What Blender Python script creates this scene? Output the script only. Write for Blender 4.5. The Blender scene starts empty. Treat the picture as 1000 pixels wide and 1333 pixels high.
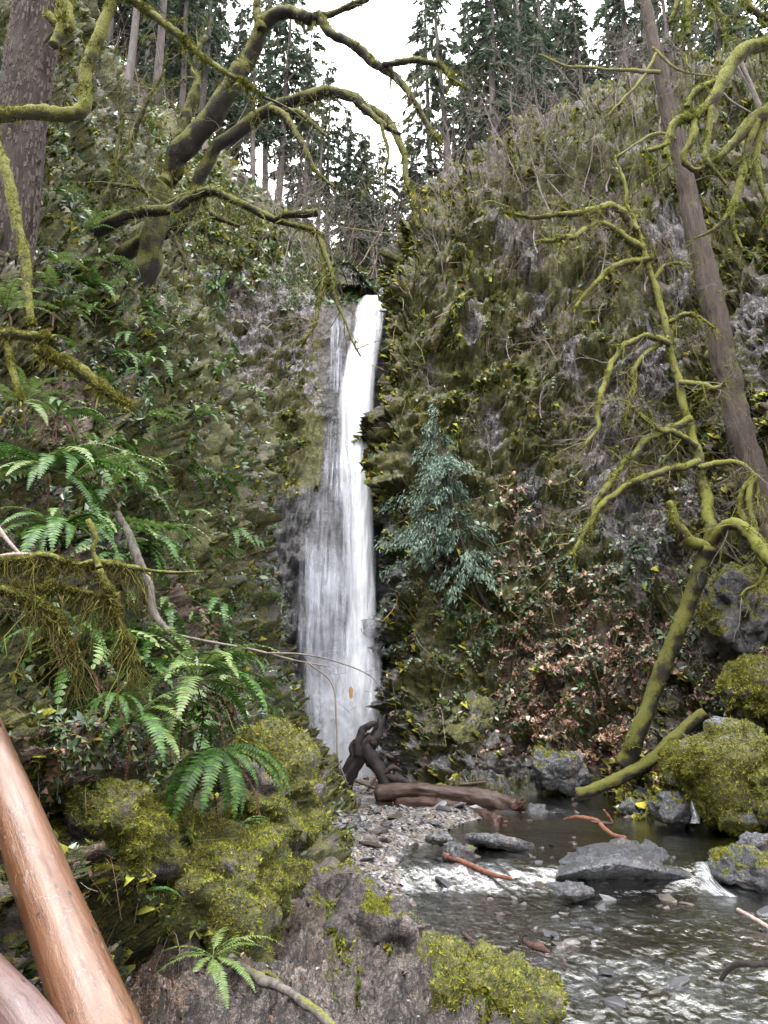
import bpy, math, random
import numpy as np
from mathutils import Vector, Matrix, Euler
rng = np.random.default_rng(7)
random.seed(7)
R = math.radians
S = bpy.context.scene
COL = S.collection

# ------------------------------------------------------------------ camera
EYE = np.array([0.0, 0.0, 3.0])
PITCH = math.atan(0.263)
cam = bpy.data.cameras.new('camera')
cam.sensor_fit = 'HORIZONTAL'; cam.sensor_width = 36.0; cam.lens = 36.0
cam.clip_start = 0.05; cam.clip_end = 600
co = bpy.data.objects.new('camera', cam); COL.objects.link(co)
co.location = EYE; co.rotation_euler = (math.pi/2 + PITCH, 0, 0)
S.camera = co
# ------------------------------------------------------------------ sky, sun, exposure
W = bpy.data.worlds.new('World'); S.world = W; W.use_nodes = True
wn = W.node_tree; wn.nodes.clear()
SUN_EL, SUN_AZ = 62, 200
sky = wn.nodes.new('ShaderNodeTexSky'); sky.sky_type = 'NISHITA'; sky.sun_disc = False
sky.sun_elevation = R(SUN_EL); sky.sun_rotation = R(SUN_AZ); sky.air_density = 1.0; sky.dust_density = 3.0
hsv = wn.nodes.new('ShaderNodeHueSaturation'); hsv.inputs['Saturation'].default_value = 0.16
mixw = wn.nodes.new('ShaderNodeMix'); mixw.data_type = 'RGBA'; mixw.inputs['Factor'].default_value = 0.75
tcw = wn.nodes.new('ShaderNodeTexCoord'); sxw = wn.nodes.new('ShaderNodeSeparateXYZ'); wn.links.new(tcw.outputs['Generated'], sxw.inputs[0])
crw = wn.nodes.new('ShaderNodeValToRGB'); wn.links.new(sxw.outputs[2], crw.inputs[0])      # overcast luminance: (1 + 2 sin elevation) / 3
crw.color_ramp.elements[0].position = 0.0; crw.color_ramp.elements[0].color = (.34, .34, .34, 1); crw.color_ramp.elements[1].color = (1, 1, 1, 1)
mlw = wn.nodes.new('ShaderNodeMix'); mlw.data_type = 'RGBA'; mlw.blend_type = 'MULTIPLY'; mlw.inputs['Factor'].default_value = 1
mlw.inputs[6].default_value = (13.2, 13.1, 13.2, 1); wn.links.new(crw.outputs[0], mlw.inputs[7]); wn.links.new(mlw.outputs[2], mixw.inputs[7])
bg = wn.nodes.new('ShaderNodeBackground'); bg.inputs['Strength'].default_value = 0.15
wo = wn.nodes.new('ShaderNodeOutputWorld')
wn.links.new(sky.outputs[0], hsv.inputs['Color']); wn.links.new(hsv.outputs[0], mixw.inputs[6])
wn.links.new(mixw.outputs[2], bg.inputs['Color']); wn.links.new(bg.outputs[0], wo.inputs['Surface'])
sl = bpy.data.lights.new('sun', 'SUN'); sl.energy = 1.0; sl.angle = R(25); sl.color = (1.0, 0.97, 0.93)
so = bpy.data.objects.new('sun', sl); COL.objects.link(so)
so.rotation_euler = (R(90 - SUN_EL), 0, R(180 - SUN_AZ))
S.view_settings.view_transform = 'Standard'; S.view_settings.look = 'None'
S.view_settings.gamma = 1.0; S.view_settings.use_curve_mapping = False
S.view_settings.exposure = 2.35
S.cycles.use_denoising = True
try: S.cycles.denoiser = 'OPENIMAGEDENOISE'
except Exception: pass
S.cycles.max_bounces = 6; S.cycles.diffuse_bounces = 2; S.cycles.glossy_bounces = 2
S.cycles.transparent_max_bounces = 14; S.cycles.transmission_bounces = 3
S.cycles.caustics_reflective = False; S.cycles.caustics_refractive = False
S.cycles.use_adaptive_sampling = True; S.cycles.adaptive_threshold = 0.012

# ------------------------------------------------------------------ projection helpers
CT, ST = math.cos(PITCH), math.sin(PITCH)
def P(px, py, Y):
    """photograph pixel + real distance ahead (m) -> point in the place"""
    px = np.asarray(px, float); py = np.asarray(py, float); Y = np.asarray(Y, float)
    cx = (px-500)/1000; cy = (666.5-py)/1000
    dy = CT - cy*ST; dz = ST + cy*CT
    t = Y/dy
    return np.stack([EYE[0]+cx*t, Y+0*px, EYE[2]+dz*t], -1)
def PXS(px, py, Y):
    """metres per pixel there"""
    cy = (666.5-np.asarray(py, float))/1000
    return Y/(CT-cy*ST)/1000
def proj(p):
    d = p-EYE
    f = d[..., 1]*CT+d[..., 2]*ST; u = -d[..., 1]*ST+d[..., 2]*CT
    f = np.maximum(f, 1e-3)
    return 500+1000*d[..., 0]/f, 666.5-1000*u/f, f

# ------------------------------------------------------------------ noise
def _h(i, j, k, s):
    n = (i*374761393 + j*668265263 + k*2147483647 + s*1274126177) & 0xffffffff
    n = ((n ^ (n >> 13))*1274126177) & 0xffffffff
    n = ((n ^ (n >> 16))*2246822519) & 0xffffffff
    return ((n ^ (n >> 15)) & 0xffffff)/float(0xffffff)
def vnoise(p, s=0):
    p = np.asarray(p, float); i = np.floor(p).astype(np.int64); f = p-i
    f = f*f*f*(f*(f*6-15)+10); out = 0
    for a in (0, 1):
        for b in (0, 1):
            for c in (0, 1):
                w = (f[..., 0] if a else 1-f[..., 0])*(f[..., 1] if b else 1-f[..., 1])*(f[..., 2] if c else 1-f[..., 2])
                out = out + w*_h(i[..., 0]+a, i[..., 1]+b, i[..., 2]+c, s)
    return out*2-1
def fbm(p, octv=4, s=0, gain=0.5):
    a, t, n = 1.0, 0.0, 0.0
    for o in range(octv):
        t = t+a*vnoise(p*(2.03**o), s+o*17); n += a; a *= gain
    return t/n
def blocks(p, s=0):
    """tilted facets per Voronoi cell: broken rock; returns offset and distance to the joint"""
    i = np.floor(p).astype(np.int64)
    best = np.full(p.shape[:-1], 9.0); sec = best.copy(); off = np.zeros_like(best)
    for a in (-1, 0, 1):
        for b in (-1, 0, 1):
            for c in (-1, 0, 1):
                q = [i[..., 0]+a, i[..., 1]+b, i[..., 2]+c]
                ctr = np.stack([q[m]+_h(q[0], q[1], q[2], s+m) for m in range(3)], -1)
                d = ((p-ctr)**2).sum(-1)
                o = _h(q[0], q[1], q[2], s+5)-.5
                tilt = sum((p[..., m]-ctr[..., m])*(_h(q[0], q[1], q[2], s+6+m)-.5)*1.8 for m in range(3))
                near = d < best
                sec = np.where(near, best, np.minimum(sec, d))
                off = np.where(near, o+tilt, off); best = np.where(near, d, best)
    return off, np.sqrt(sec)-np.sqrt(best)
def sstep(a, b, x):
    t = np.clip((x-a)/(b-a), 0, 1); return t*t*(3-2*t)

# ------------------------------------------------------------------ mesh helpers
def mesh(name, V, quads=None, tris=None, smooth=True, attrs=None, col=None):
    V = np.ascontiguousarray(V, np.float32).reshape(-1, 3)
    me = bpy.data.meshes.new(name)
    qs = np.zeros((0, 4), np.int32) if quads is None or len(quads) == 0 else np.asarray(quads, np.int32)
    ts = np.zeros((0, 3), np.int32) if tris is None or len(tris) == 0 else np.asarray(tris, np.int32)
    me.vertices.add(len(V)); me.vertices.foreach_set('co', V.ravel())
    nl = len(qs)*4+len(ts)*3; nf = len(qs)+len(ts)
    me.loops.add(nl); me.polygons.add(nf)
    me.loops.foreach_set('vertex_index', np.concatenate([qs.ravel(), ts.ravel()]).astype(np.int32))
    st = np.concatenate([np.arange(len(qs))*4, len(qs)*4+np.arange(len(ts))*3]).astype(np.int32)
    me.polygons.foreach_set('loop_start', st)
    me.polygons.foreach_set('use_smooth', np.full(nf, smooth, bool))
    for k, a in (attrs or {}).items():
        at = me.attributes.new(k, 'FLOAT', 'POINT'); at.data.foreach_set('value', np.asarray(a, np.float32).ravel())
    if col is not None:
        c4 = np.concatenate([np.asarray(col, np.float32).reshape(-1, 3), np.ones((len(V), 1), np.float32)], 1)
        at = me.attributes.new('col', 'FLOAT_COLOR', 'POINT'); at.data.foreach_set('color', c4.ravel())
    me.update(calc_edges=True); me.validate()
    return me
def obj(name, me, mat=None, parent=None, loc=None, rot=None, scale=None):
    if mat is not None and len(me.materials) == 0: me.materials.append(mat)
    o = bpy.data.objects.new(name, me); COL.objects.link(o)
    if parent is not None: o.parent = parent
    if loc is not None: o.location = loc
    if rot is not None: o.rotation_euler = rot
    if scale is not None: o.scale = scale if hasattr(scale, '__len__') else (scale,)*3
    return o
def tag(o, label=None, cat=None, group=None, kind=None):
    if label: o['label'] = label
    if cat: o['category'] = cat
    if group: o['group'] = group
    if kind: o['kind'] = kind
    return o
def thing(name, label, cat, loc=(0, 0, 0), group=None, rot=(0, 0, 0)):
    o = bpy.data.objects.new(name, None); COL.objects.link(o)
    o.location = loc; o.rotation_euler = rot; o.empty_display_size = .2
    return tag(o, label, cat, group)
class Acc:
    """collects pieces into one mesh"""
    def __init__(s): s.V = []; s.Q = []; s.T = []; s.C = []; s.n = 0
    def add(s, V, Q=None, T=None, C=None):
        V = np.asarray(V, float).reshape(-1, 3)
        if Q is not None and len(Q): s.Q.append(np.asarray(Q, np.int64)+s.n)
        if T is not None and len(T): s.T.append(np.asarray(T, np.int64)+s.n)
        s.V.append(V)
        if C is not None: s.C.append(np.broadcast_to(np.asarray(C, float), (len(V), 3)))
        s.n += len(V)
    def mesh(s, name, smooth=True, origin=None):
        V = np.concatenate(s.V)
        if origin is not None: V = V-np.asarray(origin)
        return mesh(name, V, np.concatenate(s.Q) if s.Q else None, np.concatenate(s.T) if s.T else None, smooth,
                    col=np.concatenate(s.C) if s.C else None)
def crspline(pts, n):
    pts = np.asarray(pts, float); m = len(pts)
    if m == 2: t = np.linspace(0, 1, n)[:, None]; return pts[0]*(1-t)+pts[1]*t
    Q = np.concatenate([[2*pts[0]-pts[1]], pts, [2*pts[-1]-pts[-2]]])
    u = np.linspace(0, m-1-1e-6, n); i = u.astype(int); t = (u-i).reshape((-1,)+(1,)*(pts.ndim-1))
    a, b, c, d = Q[i], Q[i+1], Q[i+2], Q[i+3]
    return .5*((2*b)+(-a+c)*t+(2*a-5*b+4*c-d)*t*t+(-a+3*b-3*c+d)*t**3)
def tube(pts, rad, k=8, rough=0.0, cap=True, seed=0, freq=6.0, ridge=0.0, rk=5.0):
    pts = np.asarray(pts, float); n = len(pts); rad = np.broadcast_to(np.asarray(rad, float), (n,))
    tan = np.gradient(pts, axis=0); tan /= np.linalg.norm(tan, axis=1)[:, None]+1e-9
    ref = np.array([.31, .2, .93]) if abs(tan[:, 2]).mean() < .8 else np.array([.95, .3, .05])
    A = np.cross(tan, ref); A /= np.linalg.norm(A, axis=1)[:, None]+1e-9
    B = np.cross(tan, A)
    th = np.arange(k)*2*math.pi/k
    d = A[:, None]*np.cos(th)[None, :, None]+B[:, None]*np.sin(th)[None, :, None]
    rr = rad[:, None]*np.ones((1, k))
    if rough:
        q = (pts[:, None]+d*rad[:, None, None])*freq
        rr = rr*(1+rough*fbm(q, 3, seed)*1.6)
    if rough and n*k > 150: rr = rr*(1+min(.15, .8*rough)*vnoise((pts[:, None]+d*rad[:, None, None])*freq*4.5, seed+3))
    if ridge:
        L = np.concatenate([[0], np.cumsum(np.linalg.norm(np.diff(pts, axis=0), axis=1))])
        g = np.stack([np.broadcast_to(np.cos(th)*rk, (n, k)), np.broadcast_to(np.sin(th)*rk, (n, k)), np.broadcast_to((L*1.1)[:, None], (n, k))], -1)
        rr = rr*(1+ridge*(1-2*np.abs(fbm(g, 3, seed+5))*1.8)+ridge*.6*fbm(g*np.array([1, 1, 3.0]), 2, seed+8))
    V = (pts[:, None]+d*rr[..., None]).reshape(-1, 3)
    i, j = np.meshgrid(np.arange(n-1), np.arange(k), indexing='ij')
    a = i*k+j; b = i*k+(j+1) % k
    Q = np.stack([a, b, b+k, a+k], -1).reshape(-1, 4)
    T = None
    if cap:
        V = np.concatenate([V, pts[:1], pts[-1:]]); j = np.arange(k)
        T = np.concatenate([np.stack([(j+1) % k, j, np.full(k, n*k)], -1),
                            np.stack([(n-1)*k+j, (n-1)*k+(j+1) % k, np.full(k, n*k+1)], -1)])
    return V, Q, T
def norm(v): return v/(np.linalg.norm(v, axis=-1, keepdims=True)+1e-9)
def grow(p, d, L, r, lev, out, droop=0.0, wob=.35, kids=4, n=6, shrink=.55, minr=.002, gen=random):
    """a branching twig; out collects (points, radii)"""
    pts = [np.array(p, float)]; d = norm(np.array(d, float)); st = L/(n-1)
    for i in range(n-1):
        d = norm(d+np.array([gen.gauss(0, wob), gen.gauss(0, wob), gen.gauss(0, wob)-droop])*.5)
        pts.append(pts[-1]+d*st)
    pts = np.array(pts); rad = np.linspace(r, max(minr, r*.35), n)
    out.append((pts, rad))
    if lev > 0:
        for c in range(kids):
            t = gen.uniform(.25, 1.0)*(n-1); i = min(int(t), n-2)
            q = pts[i]*(1-(t-i))+pts[i+1]*(t-i); dd = norm(pts[i+1]-pts[i])
            nd = norm(dd*.75+np.array([gen.gauss(0, 1), gen.gauss(0, 1), gen.gauss(0, 1)])*.55)
            grow(q, nd, L*shrink*gen.uniform(.6, 1.15), max(minr, rad[i]*.55), lev-1, out, droop, wob, max(2, kids-1), max(4, n-1), shrink, minr, gen)
def place(tV, tF, pos, nrm, scale, spin=None, lean=0.0, cols=None, acc=None, up=0.0, aspect=None):
    """repeat a small piece (its +Z along nrm) at many points"""
    N = len(pos)
    z = norm(np.asarray(nrm)+np.array([0, 0, up])+rng.normal(0, lean, (N, 3)))
    ref = rng.normal(size=(N, 3)); x = norm(np.cross(ref, z)); y = np.cross(z, x)
    sc = np.broadcast_to(np.asarray(scale, float), (N,))
    if isinstance(tV, list):
        pick = rng.integers(0, len(tV), N)
        for v in range(len(tV)):
            m = pick == v
            if m.any(): _place(tV[v], tF[v], pos[m], x[m], y[m], z[m], sc[m], None if cols is None else cols[m], acc)
    else: _place(tV, tF, pos, x, y, z, sc, cols, acc)
def _place(tV, tF, pos, x, y, z, sc, cols, acc):
    t = tV[None]*sc[:, None, None]
    V = pos[:, None]+t[..., :1]*x[:, None]+t[..., 1:2]*y[:, None]+t[..., 2:3]*z[:, None]
    N, m = V.shape[:2]
    F = (tF[None]+(np.arange(N)*m)[:, None, None]).reshape(-1, tF.shape[1])
    C = None if cols is None else np.repeat(cols, m, 0)
    acc.add(V.reshape(-1, 3), F if tF.shape[1] == 4 else None, F if tF.shape[1] == 3 else None, C)
def palette(n, cs, jit=.25):
    cs = np.array(cs); c = cs[rng.integers(0, len(cs), n)]
    return np.clip(c*(1+rng.normal(0, jit, (n, 1)))*(1+rng.normal(0, .06, (n, 3))), .004, .9)

# ------------------------------------------------------------------ materials
class NT:
    def __init__(s, name):
        s.m = bpy.data.materials.new(name); s.m.use_nodes = True; s.t = s.m.node_tree; s.t.nodes.clear()
        s.out = s.n('OutputMaterial')
    def n(s, t, **kw):
        x = s.t.nodes.new('ShaderNode'+t)
        for k, v in kw.items(): setattr(x, k, v)
        return x
    def l(s, a, b): s.t.links.new(a, b)
    def inp(s, node, key, v):
        if hasattr(v, 'is_output'): s.l(v, node.inputs[key])
        else: node.inputs[key].default_value = v
    def noise(s, scale, detail=5, rough=.6, vec=None, dist=0.0):
        x = s.n('TexNoise'); x.inputs['Scale'].default_value = scale; x.inputs['Detail'].default_value = detail
        x.inputs['Roughness'].default_value = rough; x.inputs['Distortion'].default_value = dist
        s.l(vec if vec is not None else s.pos(), x.inputs['Vector']); return x.outputs['Fac']
    def pos(s):
        if not hasattr(s, '_p'): s._p = s.n('TexCoord').outputs['Object']
        return s._p
    def mapping(s, sc, rot=(0, 0, 0), vec=None):
        x = s.n('Mapping'); x.inputs['Scale'].default_value = sc; x.inputs['Rotation'].default_value = rot
        s.l(vec if vec is not None else s.pos(), x.inputs['Vector']); return x.outputs[0]
    def math(s, op, a, b=0.0, c=None, clamp=False):
        x = s.n('Math', operation=op, use_clamp=clamp); s.inp(x, 0, a); s.inp(x, 1, b)
        if c is not None: s.inp(x, 2, c)
        return x.outputs[0]
    def ss(s, v, a, b):
        x = s.n('MapRange', interpolation_type='SMOOTHSTEP'); s.inp(x, 0, v); x.inputs[1].default_value = a; x.inputs[2].default_value = b
        return x.outputs[0]
    def mix(s, f, a, b, blend='MIX'):
        x = s.n('Mix', data_type='RGBA', blend_type=blend)
        s.inp(x, 0, f)
        for k, v in ((6, a), (7, b)):
            if isinstance(v, tuple): v = v if len(v) == 4 else v+(1,)
            s.inp(x, k, v)
        return x.outputs[2]
    def ramp(s, f, stops):
        x = s.n('ValToRGB'); e = x.color_ramp.elements
        while len(e) < len(stops): e.new(.5)
        for i, (p, c) in enumerate(stops): e[i].position = p; e[i].color = tuple(c)+(1,)
        s.l(f, x.inputs[0]); return x.outputs[0]
    def attr(s, name): return s.n('Attribute', attribute_name=name)
    def bump(s, h, strength=.5, dist=.02):
        x = s.n('Bump'); x.inputs['Strength'].default_value = strength; x.inputs['Distance'].default_value = dist
        s.l(h, x.inputs['Height']); return x.outputs[0]
    def pri(s, col, rough=.8, normal=None, spec=.4, **kw):
        x = s.n('BsdfPrincipled')
        if isinstance(col, tuple): col = col+(1,) if len(col) == 3 else col
        s.inp(x, 'Base Color', col); s.inp(x, 'Roughness', rough); s.inp(x, 'Specular IOR Level', spec)
        if normal is not None: s.l(normal, x.inputs['Normal'])
        for k, v in kw.items(): s.inp(x, k, v)
        return x.outputs[0]
    def done(s, sh): s.l(sh, s.out.inputs['Surface']); return s.m

def mat_cliff(name, rock=((.028, .027, .027), (.095, .09, .09), (.25, .238, .238)), sc=1.0, soil=((.012, .009, .007), (.045, .033, .024), (.10, .075, .058)), mk=1.0):
    t = NT(name)
    strat = t.mapping((1.2*sc, 1.2*sc, 4.5*sc), (R(25), R(-38), 0))
    n1 = t.noise(1.3, 8, .68, strat, .8); n2 = t.noise(7*sc, 6, .7); n3 = t.noise(38*sc, 4, .7); nb = t.noise(.5*sc, 4, .6)
    rk = t.ramp(n1, [(.30, rock[0]), (.5, rock[1]), (.72, rock[2])])
    rk = t.mix(t.math('MULTIPLY', t.ss(nb, .5, .68), .6), rk, (.15, .115, .10), 'MIX')
    rk = t.mix(t.ss(n3, .4, .75), rk, t.mix(.28, rk, (.34, .31, .30)))
    cr = t.noise(2.6*sc, 6, .75, t.mapping((1.6, 1.6, .45), (R(12), R(-20), 0)), 1.2)
    rk = t.mix(t.math('MULTIPLY', t.ss(cr, .50, .40), .8), rk, (.016, .014, .016))
    vc = t.n('TexVoronoi', feature='DISTANCE_TO_EDGE'); vc.inputs['Scale'].default_value = 1.5*sc; wv = t.n('VectorMath', operation='ADD'); t.l(t.mapping((1.5, 1.5, .6), (R(12), R(-28), 0)), wv.inputs[0]); nz_ = t.n('TexNoise'); nz_.inputs['Scale'].default_value = 2.5*sc; t.l(t.pos(), nz_.inputs['Vector']); sc_ = t.n('VectorMath', operation='SCALE'); t.l(nz_.outputs['Color'], sc_.inputs[0]); sc_.inputs['Scale'].default_value = .5; t.l(sc_.outputs[0], wv.inputs[1]); t.l(wv.outputs[0], vc.inputs['Vector'])
    rk = t.mix(t.math('MULTIPLY', t.ss(vc.outputs['Distance'], .06, .015), .85), rk, (.010, .009, .010))
    so = t.ramp(n2, [(.3, soil[0]), (.5, soil[1]), (.72, soil[2])])
    ba = t.math('ADD', t.attr('bare').outputs['Fac'], t.math('MULTIPLY', t.math('SUBTRACT', n1, .5), 1.1))
    rk = t.mix(t.ss(ba, .35, .6), so, rk)
    wet = t.attr('wet').outputs['Fac']
    rk = t.mix(t.math('MULTIPLY', wet, .62), rk, (.022, .024, .03))
    mossc = t.ramp(t.noise(3.1*sc, 7, .7), [(.32, (.016*mk, .018*mk, .006*mk)), (.5, (.066*mk, .066*mk, .014*mk)), (.70, (.155*mk, .146*mk, .027*mk))])
    mossc = t.mix(t.ss(n3, .3, .75), t.mix(.5, mossc, (.02, .025, .008)), mossc)
    litc = t.ramp(n3, [(.32, (.014, .010, .007)), (.5, (.055, .037, .026)), (.70, (.20, .13, .095))])
    m = t.math('ADD', t.attr('moss').outputs['Fac'], t.math('MULTIPLY', t.math('SUBTRACT', n2, .5), 1.3))
    m = t.ss(m, .44, .56)
    li = t.math('ADD', t.attr('litter').outputs['Fac'], t.math('MULTIPLY', t.math('SUBTRACT', n2, .5), 1.1))
    li = t.ss(li, .42, .6)
    c = t.mix(m, rk, mossc); c = t.mix(li, c, litc)
    g = t.noise(9.5*sc, 5, .72); x = t.n('MapRange'); t.l(g, x.inputs[0]); x.inputs[1].default_value = .36; x.inputs[2].default_value = .64; x.inputs[3].default_value = .30; x.inputs[4].default_value = 1.75
    gg = t.n('CombineColor'); [t.l(x.outputs[0], gg.inputs[q]) for q in range(3)]
    c = t.mix(1.0, c, gg.outputs[0], 'MULTIPLY')
    h = t.math('ADD', t.math('MULTIPLY', n1, .8), t.math('ADD', t.math('MULTIPLY', n2, .6), t.math('MULTIPLY', n3, .35)))
    ro = t.math('SUBTRACT', .85, t.math('MULTIPLY', wet, .5))
    return t.done(t.pri(c, ro, t.bump(h, .9, .12/sc), .45))
def mat_col(name, rough=.6, spec=.4, nscale=20, trans=0.0, vary=.35):
    """colour comes from each piece's own 'col', broken up by fine grain"""
    t = NT(name); c = t.attr('col').outputs['Color']
    n = t.noise(nscale, 4, .65)
    c = t.mix(t.math('MULTIPLY', t.ss(n, .35, .7), vary), c, t.mix(.75, c, (.0, .0, .0)))
    sh = t.pri(c, rough, None, spec)
    if trans:
        tr = t.n('BsdfTranslucent'); t.l(t.mix(.4, c, (.25, .3, .04), 'ADD') if False else c, tr.inputs['Color'])
        mx = t.n('MixShader'); mx.inputs[0].default_value = trans; t.l(sh, mx.inputs[1]); t.l(tr.outputs[0], mx.inputs[2]); sh = mx.outputs[0]
    return t.done(sh)
def mat_bark(name, dark, light, moss=0.0, mcol=((.03, .035, .008), (.17, .17, .03)), nsc=14, stretch=(1, 1, .25), rough=.85, bumpd=.02):
    t = NT(name)
    v = t.mapping(stretch)
    n = t.noise(nsc, 7, .7, v, .6); nf = t.noise(60, 4, .7); nl = t.noise(2.2, 4, .6)
    c = t.ramp(n, [(.3, dark), (.68, light)])
    if moss > 0:
        nz = t.n('SeparateXYZ'); g = t.n('NewGeometry'); t.l(g.outputs['Normal'], nz.inputs[0])
        mm = t.math('ADD', t.math('MULTIPLY', nz.outputs[2], .38), t.math('ADD', t.math('MULTIPLY', nl, 1.2), moss-.95))
        mm = t.math('ADD', mm, t.math('MULTIPLY', t.math('SUBTRACT', nf, .5), .6))
        mc = t.ramp(nf, [(.3, mcol[0]), (.7, mcol[1])])
        c = t.mix(t.ss(mm, .0, .22), c, mc)
    h = t.math('ADD', n, t.math('MULTIPLY', nf, .4))
    return t.done(t.pri(c, rough, t.bump(h, .9, bumpd), .3))

M = {}
M['cliff'] = mat_cliff('cliff_rock')
M['cliff_near'] = mat_cliff('bank_rock', ((.022, .02, .02), (.07, .06, .062), (.15, .135, .13)), 1.8, mk=.95)
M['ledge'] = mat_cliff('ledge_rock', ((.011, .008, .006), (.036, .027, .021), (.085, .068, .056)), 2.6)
M['boulder'] = mat_cliff('boulder_rock', ((.018, .02, .023), (.06, .066, .075), (.16, .175, .19)), 2.2)
M['moss'] = mat_col('moss', .9, .15, 25, .25, .3)
M['leaf'] = mat_col('leaf', .32, .6, 30, .2, .25)
M['fern'] = mat_col('fern_green', .48, .4, 18, .25, .35)
M['litter'] = mat_col('dead_leaf', .75, .3, 25, .1, .4)
M['stone'] = mat_col('wet_stone', .3, .6, 22, 0, .55)
M['needle'] = mat_col('conifer_needle', .6, .3, 9, .3, .3)
M['twig'] = mat_bark('twig_bark', (.05, .042, .037), (.18, .155, .14), .0)
M['twig_moss'] = mat_bark('mossy_twig_bark', (.05, .045, .03), (.14, .12, .08), .55)
M['mossy'] = mat_bark('mossy_bark', (.004, .003, .003), (.020, .016, .012), .50, ((.014, .016, .004), (.125, .125, .021)))
M['mossy_full'] = mat_bark('moss_covered_bark', (.03, .025, .015), (.04, .034, .018), .56, ((.016, .018, .005), (.165, .17, .026)))
M['fir'] = mat_bark('fir_bark', (.012, .008, .006), (.060, .042, .033), .14, nsc=16, stretch=(1.5, 1.5, .35), bumpd=.03)
M['fir_dark'] = mat_bark('fir_furrow', (.009, .006, .005), (.046, .032, .025), .10, nsc=16, stretch=(1.5, 1.5, .3), bumpd=.05)
M['cedar'] = mat_bark('cedar_bark', (.010, .007, .006), (.066, .048, .037), .18, nsc=13, stretch=(2.2, 2.2, .12), bumpd=.06)
M['far_bark'] = mat_bark('far_bark', (.03, .026, .025), (.10, .085, .08), .0, nsc=6)
M['wet_log'] = mat_bark('wet_log_wood', (.010, .006, .005), (.058, .032, .024), .0, nsc=12, stretch=(.2, 1.5, 1.5), rough=.4)
M['red_log'] = mat_bark('red_log_wood', (.014, .006, .004), (.065, .026, .016), .0, nsc=12, stretch=(.2, 1.5, 1.5), rough=.5)
M['orange'] = mat_bark('orange_wood', (.055, .018, .010), (.19, .085, .052), .0, nsc=18, rough=.45)
M['pale'] = mat_bark('pale_wood', (.12, .08, .07), (.32, .25, .225), .0, nsc=18, rough=.6)
M['snag'] = mat_bark('snag_wood', (.004, .003, .003), (.022, .016, .015), .0, nsc=20, rough=.8)
M['root'] = mat_bark('root_bark', (.025, .022, .02), (.15, .13, .12), .05, nsc=16)

def mat_peel(name, cols):
    """bare wet wood: grain runs with the log ('grain' = along, around)"""
    t = NT(name)
    g = t.attr('grain').outputs['Vector']
    n = t.noise(1.0, 6, .65, t.mapping((.9, 5, 5), vec=g)); st = t.noise(1.0, 6, .7, t.mapping((2.2, 26, 26), vec=g), .4)
    n3 = t.noise(1.0, 7, .7, t.mapping((5, 9, 9), vec=g), 1.4); n4 = t.noise(60, 3, .6)
    c = t.ramp(n, [(.32, cols[0]), (.46, cols[1]), (.57, cols[2]), (.70, cols[3])])
    c = t.mix(t.math('MULTIPLY', t.ss(st, .5, .75), .5), c, cols[4])
    c = t.mix(t.math('MULTIPLY', t.ss(st, .46, .34), .6), c, cols[0])
    e = t.math('SUBTRACT', t.ss(n3, .575, .59), t.ss(n3, .60, .63)); c = t.mix(t.math('MULTIPLY', e, .6), c, (.03, .018, .014))
    c = t.mix(t.math('MULTIPLY', t.ss(n3, .60, .64), .55), c, cols[3])
    v = t.n('TexVoronoi'); v.inputs['Scale'].default_value = 1.0; t.l(t.mapping((5.5, 9, 9), vec=g), v.inputs['Vector'])
    sp = t.ss(t.math('ADD', v.outputs['Distance'], t.math('MULTIPLY', n4, .22)), .25, .18)
    ck = t.noise(1.0, 4, .6, t.mapping((1.1, 18, 18), vec=g), .6); ck = t.math('SUBTRACT', t.ss(ck, .61, .615), t.ss(ck, .622, .63))
    c = t.mix(t.math('MAXIMUM', t.math('MULTIPLY', sp, .9), t.math('MULTIPLY', ck, .8)), c, (.016, .010, .008))
    h = t.math('ADD', t.math('MULTIPLY', n3, .5), t.math('ADD', t.math('MULTIPLY', st, .4), t.math('MULTIPLY', n4, .15)))
    return t.done(t.pri(c, t.math('ADD', .18, t.math('MULTIPLY', st, .4)), t.bump(h, .7, .012), .6, **{'Coat Weight': .35, 'Coat Roughness': .22}))
M['peel'] = mat_peel('peeled_wood', [(.034, .012, .006), (.085, .034, .015), (.125, .060, .033), (.18, .122, .098), (.155, .095, .066)])
M['pink'] = mat_peel('pink_peeled_wood', [(.05, .026, .022), (.085, .05, .045), (.11, .07, .068), (.12, .085, .085), (.12, .085, .08)])

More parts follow.
